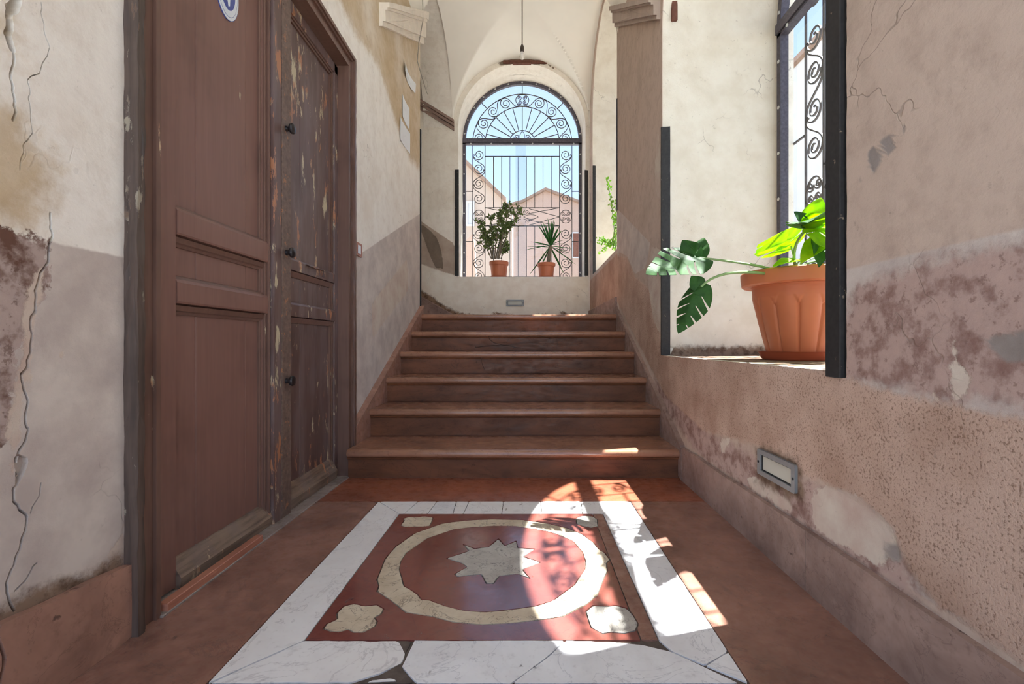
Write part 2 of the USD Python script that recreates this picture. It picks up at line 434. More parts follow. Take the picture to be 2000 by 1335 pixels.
LOOK['ground'] = plain('courtyard_stone', lin(158, 152, 144), .9, .08, 3)
LOOK['plank'] = paint_wood('new_wood', lin(186, 122, 96), lin(160, 98, 76), 0, grain=(3, 3, 30), gk=.8)
g = Graph('clear_sheet')
tr = g.add('transparent_bsdf', color=PANE_T)
gl = g.add('glossy_bsdf', color=(.9, .9, .9), roughness=.03)
fr = g.add('fresnel', IOR=1.45)
bk = Ref(g.add('geometry') + '.backfacing')
mc = g.add('mix_closure', fac=g.math('multiply', Ref(fr + '.fac'), g.math('subtract', 1.0, bk)), closure1=Ref(tr + '.BSDF'), closure2=Ref(gl + '.BSDF'))
LOOK['pane'] = usdkit.material(stage, g.path, g.nodes, g.links, surface=f'{mc}.closure')
g = Graph('bulb_glass')
LOOK['bulb'] = g.done((.95, .93, .88), .08, transmission_weight=.75)

# ------------------------------------------------------------------ measured layout (metres)
XL, XR = -1.03, .86            # corridor wall faces
YV, YB = 4.50, 6.45            # front of the landing bay, back wall
ZL = 1.0245                    # landing height
SPR = 3.72                     # springing of the vaults
VXC, VR = (XL + XR) / 2, (XR - XL) / 2
VYC, VRY = (YV + YB) / 2, (YB - YV) / 2
NOSE = [(2.585, .160), (2.951, .334), (3.304, .5085), (3.670, .683), (4.020, .852), (4.408, ZL)]
W1 = dict(c=2.1675, w=.8225, sill=.672, H=2.07, x=1.617)
W2 = dict(c=5.345, w=.845, sill=1.655, H=2.07, x=1.617)
W3 = dict(c=-.0754, w=.876, sill=1.666, H=2.06, y=6.91)

def arch_poly(c, w, z0, zs, n=40):
    a = np.linspace(0, np.pi, n)
    return Polygon([(c - w, z0)] + [(c + w, z0)] + [(c + w * math.cos(t), zs + w * math.sin(t)) for t in a])

def field(pts, polys):
    """signed distance in metres to a union of polygons, positive inside"""
    if not polys:
        return np.full(len(pts), -.3)
    u = shapely.unary_union([Polygon(p).buffer(0) for p in polys])
    d = shapely.distance(u.boundary, shapely.points(pts))
    return np.clip(np.where(shapely.contains_xy(u, pts[:, 0], pts[:, 1]), d, -d), -.3, .3)

def wall(name, man, mat, cols, polys, extra=None, length=.06, label=None):
    v, f = arr(man.refine_to_length(length))
    p2 = v[:, cols]
    F = {k: field(p2, polys.get(k)) for k in ('a0', 'a1', 'a2', 'b0', 'b1', 'b2', 'c0')}
    F['c1'], F['c2'] = np.full(len(v), -.3), np.full(len(v), -.3)
    if extra:
        extra(v, F)
    pv = {m: np.stack([F[c + i] for i in '012'], 1) for m, c in (('mask_a', 'a'), ('mask_b', 'b'), ('mask_c', 'c'))}
    return solo(name, trimesh.Trimesh(v, f, process=False), mat, label, kind='structure', smooth=False, prim=pv)

# left wall: door opening, arch to the second flight, cracks cut into the plaster
lp = sbox(-.8, -.1, YB, 5.6).difference(sbox(1.24, -.2, 2.68, 2.35))
a = np.linspace(0, np.pi, 40)
lp = lp.difference(Polygon([(YV, -.2), (YB + .1, -.2), (YB + .1, SPR)] + [(VYC + VRY * math.cos(t), SPR + VRY * math.sin(t)) for t in a] + [(YV, SPR)]))
wl = prism(lp, 'x', XL - .4, XL)
CRACKS = [
    ([(1.009, 1.029), (1.011, .999), (1.015, .981), (1.011, .955), (1.009, .928), (.993, .9), (.982, .862), (.984, .833), (.974, .804), (.972, .761), (.974, .732), (.956, .686), (.957, .665), (.964, .643), (.962, .605), (.964, .571), (.95, .536), (.942, .505), (.95, .482), (.937, .457), (.942, .43), (.952, .41), (.964, .398), (.958, .354), (.944, .314), (.929, .28), (.926, .258), (.939, .216)], .0028),
    ([(.944, 1.60), (.946, 1.53), (.944, 1.441), (.935, 1.415)], .011), ([(.935, 1.415), (.928, 1.367), (.936, 1.336)], .007), ([(.936, 1.336), (.933, 1.298), (.938, 1.265), (.941, 1.235), (.939, 1.197)], .003),
    ([(.991, 1.476), (.996, 1.43), (1.007, 1.387), (.996, 1.33), (.968, 1.292), (.97, 1.244), (.975, 1.187), (.958, 1.163), (.95, 1.102)], .0012),
    ([(.97, .40), (.985, .43), (.99, .455)], .0015), ([(.939, .25), (.962, .262), (.985, .29)], .002),
    ([(3.62, 1.55), (3.7, 1.30), (3.74, 1.12), (3.86, .95)], .002), ([(3.0, 2.72), (3.15, 2.55), (3.2, 2.4)], .002)]
for pts, wdt in CRACKS:
    pp = LineString(pts).segmentize(.012)
    q = np.array(pp.coords)
    q = q + (np.stack([meshkit.fbm(np.c_[q * 60, np.zeros(len(q))], 3, 3), meshkit.fbm(np.c_[q * 60, np.ones(len(q)) * 9], 3, 5)], 1) - .5) * .014
    wl = wl - prism(rough(LineString(q).buffer(wdt), wdt * .5, .006, 4), 'x', XL - .03, XL + .02)
wl = wl - prism(rough(Polygon([(.95, .526), (.968, .513), (.966, .499), (.95, .469), (.941, .46), (.942, .492)]), .003), 'x', XL - .012, XL + .02)
LP = dict(
    a0=[[(-1.3, -.2), (2.2, -.2), (4.7, -.2), (4.7, 2.08), (2.772, 1.25), (2.2, .969), (-1.3, .969)]],
    a2=[[(.6, .967), (.942, .971), (1.008, .97), (1.013, .916), (.982, .825), (.957, .76), (.942, .657), (.933, .566), (.90, .50), (.6, .5)], [(.6, .38), (.90, .38), (.92, .33), (.9, .28), (.6, .28)]],
    b1=[[(.977, .91), (.997, .913), (.984, .825), (.974, .739), (.962, .655), (.957, .583), (.929, .456), (.915, .47), (.933, .617), (.957, .74), (.962, .824)], [(1.07, .40), (1.085, .42), (1.09, .38), (1.08, .345)], [(1.13, .36), (1.15, .37), (1.14, .345)], [(1.02, .72), (1.06, .73), (1.05, .70)], [(1.12, .205), (1.2, .27), (1.21, .20)], [(3.11, 1.02), (4.01, 1.47), (4.045, 1.2), (3.25, .85), (3.11, .76)]],
    b0=[[(.6, 1.194), (.942, 1.214), (.982, 1.158), (1.024, 1.142), (1.053, 1.13), (1.024, 1.086), (.992, 1.043), (.972, .994), (.6, .958)], [(.6, 1.40), (.93, 1.40), (.95, 1.33), (.6, 1.28)],
        [(2.417, 2.678), (2.6, 4.6), (4.6, 4.6), (4.6, 2.442), (4.098, 2.362), (3.625, 2.493), (3.25, 2.668), (2.772, 2.598)]],
    c0=[[(.5, .1), (1.21, .1), (1.21, .205), (1.08, .215), (1.0, .235), (.94, .235), (.5, .27)]])
wall('wall_left', wl, LOOK['wall'], [1, 2], LP)

# right wall: two deep arched window openings
rp = sbox(-.8, -.1, YB + .54, 5.6)
for W in (W1, W2):
    rp = rp.difference(arch_poly(W['c'], W['w'], W['sill'], W['sill'] + W['H']))
wr = prism(rp, 'x', XR, 1.70)
_g = W1['c'] - W1['w'] - .070
wr = wr - prism(rough(sbox(_g - .013, .655, _g + .004, 3.0), .003, .012, 6), 'x', XR - .02, XR + .03)
RP = dict(
    a0=[[(4.446, 2.02), (3.279, 1.452), (3.40, 1.30), (3.747, 1.303), (4.035, 1.5), (4.446, 1.62)], [(-.8, .2), (1.30, .2), (1.30, .949), (-.8, .949)], [(4.4, 1.0), (6.5, 1.0), (6.5, 1.99), (4.4, 1.99)]],
    a1=[[(4.6, 1.62), (4.035, 1.48), (3.747, 1.28), (3.35, 1.15), (3.1, .95), (2.98, .70), (2.127, .69), (1.29, .667), (1.154, .64), (.997, .627), (.4, .60), (.4, .19), (.811, .195), (1.004, .204), (1.066, .248), (1.105, .322), (1.249, .35), (1.463, .339), (1.745, .369), (2.294, .324), (2.9, .42), (3.3, .60), (4.6, 1.2)], [(4.4, 1.2), (6.5, 1.2), (6.5, 1.66), (4.4, 1.66)]],
    a2=[[(-.2, .62), (1.30, .64), (1.30, .80), (1.22, .90), (1.0, .93), (-.2, .93)], [(2.3, .18), (3.2, .40), (3.2, .52), (2.6, .40), (2.2, .325), (1.9, .33), (1.9, .18)], [(.8, .17), (1.9, .17), (1.9, .33), (1.45, .34), (1.1, .31), (1.0, .2)]],
    b1=[[(.95, .755), (.925, .734), (.933, .713), (.914, .693), (.903, .668), (.953, .632), (.997, .629), (.959, .663), (.948, .702)], [(2.105, .324), (1.969, .351), (1.982, .304), (2.035, .264), (2.105, .265)],
        [(1.422, .335), (1.29, .345), (1.219, .35), (1.104, .322), (1.081, .277), (1.089, .224), (1.154, .206), (1.409, .19)], [(1.75, .26), (1.55, .24), (1.5, .18), (1.9, .18)], [(3.02, 1.95), (3.02, 1.68), (3.12, 1.72), (3.16, 1.9), (3.1, 2.2)], [(3.0, 1.35), (3.25, 1.42), (3.35, 1.2), (3.2, .9), (3.0, .8)]],
    b2=[[(1.211, 1.173), (1.174, 1.238), (1.063, 1.25), (1.078, 1.215), (1.157, 1.18), (1.192, 1.147)], [(.89, .76), (.6, .80), (.6, .72), (.857, .716), (.88, .714)], [(1.13, .30), (1.09, .30), (1.07, .25), (1.10, .22), (1.15, .22)]],
    c0=[[(1.76, .375), (1.47, .375), (1.44, .25), (1.76, .23)]])
def rx(v, F):
    F['c1'][:] = np.clip(v[:, 0] - XR - .004, -.05, .05)
    inside = v[:, 0] > XR + .01
    for k in ('a0', 'a1', 'a2', 'b1', 'b2'):
        F[k][inside] = -.3
    F['c0'][inside] = np.clip(.73 - v[inside, 2], -.3, .3)
    F['a1'][(~inside) & (v[:, 2] > 1.55) & (v[:, 1] > 4.4)] -= .05
_lr = [('c1', lin(228, 214, 194), lin(218, 202, 180), .0, .003, 0, 'flat')]
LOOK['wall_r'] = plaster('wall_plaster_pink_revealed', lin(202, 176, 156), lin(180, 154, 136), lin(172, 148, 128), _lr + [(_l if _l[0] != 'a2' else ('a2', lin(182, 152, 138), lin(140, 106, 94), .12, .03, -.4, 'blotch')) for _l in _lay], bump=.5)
wall('wall_right', wr, LOOK['wall_r'], [1, 2], RP, rx)

# back wall
bp = sbox(-3.3, -.1, XR + .02, 5.6).difference(arch_poly(W3['c'], W3['w'], W3['sill'], W3['sill'] + W3['H']))
wb = prism(bp, 'y', YB, YB + .54)
BP = dict(
    a0=[[(-3.3, 3.75), (-1.438, 2.41), (-1.022, 2.13), (-.96, 2.09), (-.96, 1.0), (-3.3, 1.0)], [(.80, 1.66), (.9, 1.66), (.9, 2.0), (.80, 2.0)]],
    a1=[[(-1.0, 1.02), (.86, 1.02), (.86, 1.66), (-.93, 1.66), (-1.3, 1.78), (-1.6, 1.9), (-1.6, 1.3)]],
    b2=[[(-1.50, 2.40), (-1.41, 2.36), (-1.255, 2.22), (-1.184, 2.019), (-1.149, 1.772), (-1.269, 1.79), (-1.353, 1.984)], [(-.40, 4.575), (-.42, 4.66), (.34, 4.66), (.42, 4.56), (.36, 4.52), (.28, 4.585)]],
    c0=[[(-1.9, 1.70), (-1.44, 1.47), (-1.3, 1.38), (-1.15, 1.27), (-.95, 1.18), (-.6, 1.12), (-.4, 1.2), (-.3, 1.16), (0, 1.1), (.25, 1.16), (.4, 1.19), (.6, 1.16), (.86, 1.13), (.86, 1.0), (-1.9, 1.0)]])
def rb(v, F):
    ins = v[:, 1] > YB + .01
    for k in F:
        F[k][ins] = -.3
wall('wall_back', wb, LOOK['wall_b'], [0, 2], BP, rb)
# walls round the second flight, out of sight except from the side
vb = {k: np.full((8, 3), -.3) for k in ('mask_a', 'mask_b', 'mask_c')}
solo('wall_front', bx(-3.3, XL - .4, YV - .2, YV, -.1, 5.6), LOOK['wall_b'], kind='structure', smooth=False, prim=vb)
solo('wall_side', bx(-3.5, -3.3, YV - .2, YB + .54, -.1, 5.6), LOOK['wall_b'], kind='structure', smooth=False, prim=vb)

# ceiling: corridor barrel, cross vault over the landing, roof slab
ceil = Thing('ceiling', kind='structure')
ring = Polygon([(VXC + (VR + .1) * math.cos(t), SPR + (VR + .1) * math.sin(t)) for t in np.linspace(0, np.pi, 40)] + [(VXC + VR * math.cos(t), SPR + VR * math.sin(t)) for t in np.linspace(np.pi, 0, 40)])
ceil.part('barrel_vault', prism(ring, 'y', -.8, YV), LOOK['vault'])
n = 72
gx, gy = np.meshgrid(np.linspace(XL, XR, n), np.linspace(YV, YB, n), indexing='ij')
qx, qy = np.clip((gx - VXC) / VR, -1, 1), np.clip((gy - VYC) / VRY, -1, 1)
gz = SPR + .945 * np.maximum(np.sqrt(1 - qx ** 2), np.sqrt(1 - qy ** 2)) + .12 * (1 - qx ** 2) * (1 - qy ** 2)
lo, hi = np.stack([gx, gy, gz], -1).reshape(-1, 3), np.stack([gx, gy, gz + .08], -1).reshape(-1, 3)
ix = np.arange(n * n).reshape(n, n)
q = np.stack([ix[:-1, :-1], ix[1:, :-1], ix[1:, 1:], ix[:-1, 1:]], -1).reshape(-1, 4)
rim = np.concatenate([ix[0, :-1], ix[:-1, -1], ix[-1, :0:-1], ix[:0:-1, 0]])
rn = np.roll(rim, -1)
sd = np.stack([rim, rn, rn + n * n, rim + n * n], 1)
qq = np.vstack([q[:, ::-1], q + n * n, sd[:, ::-1]])
ceil.part('cross_vault', (np.vstack([lo, hi]), qq), LOOK['vault'], smooth=22)
ceil.part('roof_slab', bx(-3.5, 1.7, -.8, 6.99, 5.6, 5.8), LOOK['vault'], smooth=False)

# ------------------------------------------------------------------ floor: mortar bed and inlaid marble pieces
floor = Thing('floor', kind='structure')
floor.part('mortar_bed', bx(XL - .1, XR + .05, -.8, 2.66, -.15, -.004), LOOK['mortar'], smooth=False)
def slab(name, poly, mat, amp=.0015, gap=.0016, z=0.0, seed=0, label=None, thick=.03):
    p = Polygon(poly) if not hasattr(poly, 'geom_type') else poly
    p = p.buffer(0).buffer(-gap)
    if amp:
        p = rough(p, amp, .012, seed)
    floor.part(name, prism(p, 'z', z - thick, z), LOOK[mat], smooth=False, label=label)
SX0, SX1, SY0, SY1 = -.563, .332, 1.184, 2.061
OX0, OX1, OY0, OY1 = -.706, .489, 1.033, 2.2237
slab('border_slab', sbox(XL, OY1, XR, 2.70), 'red3', seed=1, label='orange-red marble slab along the foot of the stairs')
slab('border_slab', [(XL, -.8), (OX0, -.8), (OX0, OY1 - .02), (OX0 - .04, OY1), (XL, OY1)], 'red', seed=2, label='red marble slab on the door side')
slab('border_slab', sbox(OX1, -.8, XR, OY1), 'red', seed=3, label='red marble slab on the window side')
slab('border_slab', sbox(OX0, -.8, OX1, OY0), 'red2', seed=4)
slab('white_strip', [(OX0, OY0), (SX0, SY0), (SX0, SY1), (OX0, OY1)], 'white', seed=5, amp=.002, label='long white marble strip on the door side')
slab('white_strip', [(SX1, SY0), (.351, 1.141), (.415, 1.091), (OX1, 1.14), (OX1, 1.72), (SX1, 1.69)], 'white2', seed=6)
slab('white_strip', [(SX1, 1.69), (OX1, 1.72), (OX1, OY1), (SX1, SY1)], 'white2', seed=7)
slab('white_strip', [(.415, 1.091), (OX1, OY0), (OX1, 1.14)], 'white2', seed=8)
tx = [OX0, -.53, -.434, -.332, -.279, -.113, .063, .248, OX1]
top = Polygon([(OX0, OY1), (SX0, SY1), (SX1, SY1), (OX1, OY1)])
for i in range(8):
    dx = [.03, .012, -.01, .006, 0, 0, .012, 0][i]
    dn = [.03, .03, .012, -.01, .006, 0, 0, .012, 0][i]
    slab('white_tile', top.intersection(Polygon([(tx[i] - dn, SY1 - .1), (tx[i] + dn, OY1 + .1), (tx[i + 1] + dx, OY1 + .1), (tx[i + 1] - dx, SY1 - .1)])), ('white', 'white', 'white2', 'white')[i % 4], seed=10 + i, amp=.001)
slab('white_slab', [(OX0 + .004, OY0), (-.391, 1.036), (-.332, 1.067), (-.292, 1.10), (-.295, 1.136), (-.325, 1.18), (-.563, 1.184)], 'white', seed=20, amp=.003, label='white marble corner slab with a broken right edge')
slab('white_slab', [(-.285, SY0), (.098, SY0), (.052, 1.125), (-.036, 1.033), (-.246, 1.033), (-.292, 1.086)], 'white2', seed=21, amp=.002)
slab('white_slab', [(.098, SY0), (.212, 1.179), (.288, 1.166), (.351, 1.141), (.47, OY0), (-.036, 1.033), (.052, 1.125)], 'white2', seed=22, amp=.001)
slab('chip', [(-.345, 1.045), (-.30, 1.052), (-.285, 1.04), (-.36, 1.036)], 'white', seed=23, amp=.002)
slab('mortar_patch', [(-.33, SY0), (-.29, SY0), (-.298, 1.10), (-.25, 1.034), (-.38, 1.034), (-.335, 1.06), (-.30, 1.10)], 'mortar', seed=24, amp=.002, z=-.001, thick=.003)
ring_out = Polygon([(-.154, 1.998), (-.26, 1.985), (-.354, 1.952), (-.444, 1.854), (-.485, 1.73), (-.495, 1.634), (-.482, 1.532), (-.477, 1.486), (-.458, 1.45), (-.455, 1.418), (-.398, 1.369), (-.34, 1.308), (-.263, 1.288), (-.2, 1.262), (-.12, 1.25), (-.034, 1.259), (.051, 1.275), (.098, 1.288), (.167, 1.344), (.208, 1.397), (.238, 1.481), (.263, 1.546), (.27, 1.60), (.285, 1.625), (.276, 1.682), (.262, 1.70), (.247, 1.766), (.213, 1.845), (.16, 1.905), (.078, 1.954), (-.02, 1.99)])
ring_in = Polygon([(-.226, 1.914), (-.299, 1.89), (-.386, 1.803), (-.433, 1.68), (-.436, 1.616), (-.426, 1.556), (-.382, 1.45), (-.329, 1.402), (-.311, 1.372), (-.286, 1.369), (-.236, 1.338), (-.182, 1.315), (-.12, 1.308), (-.052, 1.319), (.021, 1.337), (.075, 1.366), (.146, 1.455), (.195, 1.565), (.201, 1.62), (.199, 1.682), (.173, 1.779), (.12, 1.84), (.074, 1.873), (-.052, 1.926), (-.14, 1.928)])
star = Polygon([(-.28, 1.634), (-.221, 1.599), (-.201, 1.573), (-.236, 1.524), (-.224, 1.507), (-.149, 1.524), (-.128, 1.464), (-.106, 1.463), (-.091, 1.512), (-.032, 1.526), (.007, 1.497), (-.018, 1.555), (.044, 1.606), (-.014, 1.648), (.026, 1.711), (-.036, 1.717), (-.043, 1.779), (-.084, 1.735), (-.111, 1.798), (-.141, 1.729), (-.191, 1.711), (-.238, 1.747), (-.21, 1.694)])
QF = [[(-.536, 1.232), (-.536, 1.253), (-.516, 1.275), (-.53, 1.303), (-.524, 1.338), (-.498, 1.35), (-.467, 1.338), (-.431, 1.344), (-.406, 1.323), (-.406, 1.297), (-.42, 1.283), (-.405, 1.264), (-.405, 1.242), (-.427, 1.217), (-.452, 1.217), (-.469, 1.23), (-.49, 1.219), (-.513, 1.222)],
      [(-.522, 1.933), (-.521, 1.985), (-.531, 2.005), (-.511, 2.026), (-.474, 2.019), (-.451, 2.033), (-.407, 2.019), (-.402, 1.972), (-.403, 1.927), (-.426, 1.921), (-.46, 1.921), (-.498, 1.914)],
      [(.165, 1.312), (.187, 1.34), (.231, 1.337), (.256, 1.34), (.282, 1.326), (.291, 1.295), (.296, 1.252), (.282, 1.224), (.25, 1.212), (.218, 1.218), (.195, 1.212), (.169, 1.237), (.166, 1.268)],
      [(.21, 2.01), (.225, 2.03), (.254, 2.039), (.283, 2.029), (.297, 1.994), (.289, 1.924), (.261, 1.909), (.229, 1.925), (.205, 1.95)]]
quats = [Polygon(p).buffer(.006).buffer(-.006) for p in QF]
field_ = sbox(SX0, SY0, SX1, SY1)
edge_strip = sbox(SX1 - .045, SY0, SX1, SY1)
slab('field_panel', field_.difference(edge_strip).difference(ring_out.buffer(.001)).difference(shapely.unary_union(quats).buffer(.001)), 'red2', amp=0, label='dark red marble field round the inlaid ring')
slab('field_edge', edge_strip.difference(shapely.unary_union(quats).buffer(.001)), 'red', amp=.001, seed=33)
slab('inlaid_disc', ring_in.difference(star.buffer(.001)), 'red2', amp=0, label='dark red marble disc inside the ring')
slab('inlaid_ring', rough(ring_out, .003, .015, 3).difference(rough(ring_in, .003, .015, 4)), 'cream', amp=0, label='irregular cream stone ring')
slab('inlaid_star', rough(star, .004, .012, 5), 'grey_inlay', amp=0, label='pale grey stone star at the centre of the disc')
for i, p in enumerate(quats):
    slab('inlaid_quatrefoil', rough(p, .002, .01, 6 + i), ('cream', 'cream', 'grey_inlay', 'grey_inlay')[i], amp=0)
floor.part('threshold_stone', bx(XL - .10, -.995, 1.28, 2.64, -.02, .006, .002), LOOK['thresh'], smooth=False, label='worn grey threshold under the door')
floor.part('landing', bx(-1.5, XR + .05, 4.46, YB + .05, ZL - .2, ZL - .006), LOOK['step'], smooth=False)
solo('ground', bx(-70, 70, -60, 90, -.6, -.12), LOOK['ground'], kind='structure', smooth=False)

# ------------------------------------------------------------------ stairs
SX = (-.999, .843)
st = Thing('staircase', 'worn brown stone staircase of six moulded steps rising to the landing', 'staircase', (0, 2.6, 0))
def crack(pts, wd, axis, a, b, amp=.006, seed=1):
    return prism(rough(LineString(pts).segmentize(.02).buffer(wd), amp, .008, seed), axis, a, b)
for i, (yn, zt) in enumerate(NOSE):
    zp = NOSE[i - 1][1] if i else 0.0
    yend = NOSE[i + 1][0] + .05 if i < 5 else yn + .12
    r = .021
    prof = [(yn + r - r * math.sin(t), zt - r + r * math.cos(t)) for t in np.linspace(0, np.pi, 12)]
    tread = Polygon([(yend, zt)] + prof + [(yend, zt - 2 * r)])
    m = prism(tread, 'x', *SX).refine_to_length(.08)
    v, f = arr(m)
    wear = (meshkit.fbm(np.c_[v[:, 0] * 2.2, v[:, 1] * 3, np.full(len(v), i * 5.)], 3, 2) - .5)
    fr = np.clip((yn + .12 - v[:, 1]) / .12, 0, 1)
    mid = np.exp(-((v[:, 0] + .08) / .5) ** 2)
    v[:, 2] -= fr * (.004 * mid + .004 * wear)
    v[:, 1] += fr * .006 * wear
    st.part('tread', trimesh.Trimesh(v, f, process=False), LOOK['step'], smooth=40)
    yr = yn + .026
    h = zt - 2 * r
    rise = Polygon([(yr, zp - .02), (yr, h - .016), (yr - .006, h - .013), (yr - .010, h - .006), (yr - .012, h), (yr + .2, h), (yr + .2, zp - .02)])
    m = prism(rise, 'x', *SX)
    chip = [(x, zp + .004 + .010 * (meshkit.fbm(np.array([[x * 9, i, 0.]]), 3, 8)[0] - .4)) for x in np.linspace(SX[0], SX[1], 40)]
    if i:
        m = m - prism(Polygon(chip + [(SX[1], zp - .05), (SX[0], zp - .05)]), 'y', yr - .05, yr + .008)
    if i == 4:
        m = m - crack([(-.34, h), (-.30, h - .05), (-.24, h - .07), (-.14, h - .085)], .003, 'y', yr - .05, yr + .03) - crack([(-.45, h - .095), (-.3, h - .08), (-.14, h - .085), (-.05, h - .10)], .003, 'y', yr - .05, yr + .03)
    if i == 3:
        m = m - crack([(-.36, h), (-.355, h - .06), (-.34, h - .10)], .0015, 'y', yr - .05, yr + .02)
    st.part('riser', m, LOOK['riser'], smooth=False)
# second flight, rising left from the landing
s2 = Thing('staircase', 'second flight of stone steps turning left off the landing, hidden behind the left wall', 'staircase', (-1.6, 5.5, ZL))
for k in range(6):
    x1 = -1.50 - .27 * k
    s2.part('step', bx(x1 - .33, x1, YV + .005, YB - .005, ZL + .17 * k - .005, ZL + .17 * (k + 1), .008), LOOK['step'], smooth=False)

# ------------------------------------------------------------------ baseboards and raking skirtings
bl = Thing('baseboard_left', kind='structure')
cutl = [(.895, -.02), (.902, .06), (.896, .10), (.906, .14), (.893, .19), (.885, .24)]
full = Polygon([(-.8, 0), (1.20, 0), (1.20, .185), (1.1, .196), (1.0, .20), (.9, .21), (-.8, .235)])
gap = LineString(cutl).buffer(.0035)
right_ = full.difference(gap)
parts = sorted(geoms(right_), key=lambda p: p.centroid.x)
for p in parts:
    bl.part('skirting_stone', prism(rough(p, .0015, .02, 3), 'x', XL, XL + .02), LOOK['skirt_l'], smooth=False)
br = Thing('baseboard_right', kind='structure')
ys = [-.8, .35, 1.42, 2.56]
for i in range(3):
    p = sbox(ys[i] + .001, 0, ys[i + 1] - .001, .185)
    p = p.difference(Polygon([(x, .183 - .012 * max(0, meshkit.fbm(np.array([[x * 6, 3., 0]]), 3, 5)[0] - .45)) for x in np.linspace(ys[i] - .1, ys[i + 1] + .1, 30)] + [(ys[i + 1] + .1, .3), (ys[i] - .1, .3)]))
    br.part('skirting_stone', prism(p, 'x', XR - .018, XR + .01), LOOK['skirt'], smooth=False)
for side, x0, x1, y0, mat in (('left', XL - .01, XL + .034, 2.722, 'skirt_l'), ('right', XR - .02, XR + .01, 2.56, 'skirt')):
    t = Thing(f'trim_{1 if side == "left" else 2}', kind='structure')
    zf = lambda y: .045 + .16 + .474 * (y - 2.585)
    for k in range(3):
        ya, yb = y0 + (YV - y0) * k / 3 + .001, y0 + (YV - y0) * (k + 1) / 3 - .001
        zlow = lambda y: max(0, zf(y) - .36)
        t.part('skirting_stone', prism(Polygon([(ya, zlow(ya)), (yb, zlow(yb)), (yb, zf(yb)), (ya, zf(ya))]), 'x', x0, x1), LOOK[mat], smooth=False)
        off = x1 - .002 if side == 'left' else x0 - .006
        t.part('bead', prism(Polygon([(ya, zf(ya) - .014), (yb, zf(yb) - .014), (yb, zf(yb)), (ya, zf(ya))]), 'x', off, off + .008), LOOK[mat], smooth=False)
t = Thing('trim_3', kind='structure')
t.part('skirting_stone', bx(XR - .02, XR + .01, YV, YB, ZL, ZL + .17, .004), LOOK['skirt'], smooth=False)
t = Thing('trim_4', kind='structure')     # raking skirting of the second flight on the back wall
sk = lambda x: 1.384 - .562 * (x + 1.438)
t.part('skirting_stone', prism(Polygon([(-3.2, sk(-3.2)), (-.82, sk(-.82)), (-.82, ZL - .05), (-1.5, ZL - .05), (-3.2, sk(-3.2) - .3)]), 'y', YB - .025, YB + .01), LOOK['skirt'], smooth=False)
for o, d in ((0, .012), (.035, .006)):
    t.part('bead', prism(Polygon([(-3.2, sk(-3.2) - o - .02), (-.82, sk(-.82) - o - .02), (-.82, sk(-.82) - o), (-3.2, sk(-3.2) - o)]), 'y', YB - .025 - d, YB - .02), LOOK['skirt'], smooth=False)
t = Thing('trim_5', kind='structure')     # raking cornice on the back wall
cz = lambda x: 3.802 - .615 * (x + 1.001)
for o, h, d in ((0, .05, .06), (.045, .05, .045), (.09, .06, .025)):
    t.part('moulding', prism(Polygon([(-3.2, cz(-3.2) - o - h), (-1.005, cz(-1.005) - o - h * .75), (-1.005, cz(-1.005) - o), (-3.2, cz(-3.2) - o)]), 'y', YB - d, YB + .01), LOOK['cornice'], smooth=False)

# imposts at the head of the stair walls
def impost(n, y0, z0, y1, z1, h0, h1, xface, s, mat):
    t = Thing(f'trim_{n}', kind='structure')
    for a, b, d in ((0, .22, .075), (.20, .32, .06), (.30, .80, .045), (.78, 1, .025)):
        p = Polygon([(y0 - .0, z0 - h0 * b), (y1, z1 - h1 * b), (y1, z1 - h1 * a), (y0, z0 - h0 * a)])
        m = prism(p, 'x', xface if s > 0 else xface - d, xface + d if s > 0 else xface)
        v, f = arr(m.refine_to_length(.06))
        v = v + (meshkit.fbm(v * 9, 3, n)[:, None] - .5) * np.array([.012 * s, .01, .012])
        t.part('moulding', trimesh.Trimesh(v, f, process=False), LOOK[mat], smooth=False)
impost(6, 3.25, 3.115, 4.56, 3.97, .165, .31, XL, 1, 'impost')
impost(7, 3.03, 2.985, 4.50, 3.985, .14, .20, XR, -1, 'impost_r')

# ------------------------------------------------------------------ windows: iron frame, clear sheets with washers
def fixw(m):
    return m if m.volume >= 0 else trimesh.Trimesh(m.vertices, m.faces[:, ::-1], process=False)

def frame_maps(W):
    if 'x' in W:
        base = (W['x'], W['c'], W['sill'])
        return base, lambda u, v, d: np.stack([W['x'] + d, W['c'] - u, W['sill'] + v], 1)
    base = (W['c'], W['y'], W['sill'])
    return base, lambda u, v, d: np.stack([W['c'] + u, W['y'] + d, W['sill'] + v], 1)

def arc(r, a0, a1, H, n=48):
    t = np.linspace(a0, a1, n)
    return np.stack([r * np.cos(t), H + r * np.sin(t)], 1)

def sheet(poly, to3, d0, th):
    m = prism(poly, 'z', d0, d0 + th)
    v, f = arr(m)
    return fixw(trimesh.Trimesh(to3(v[:, 0], v[:, 1], v[:, 2]), f, process=False))

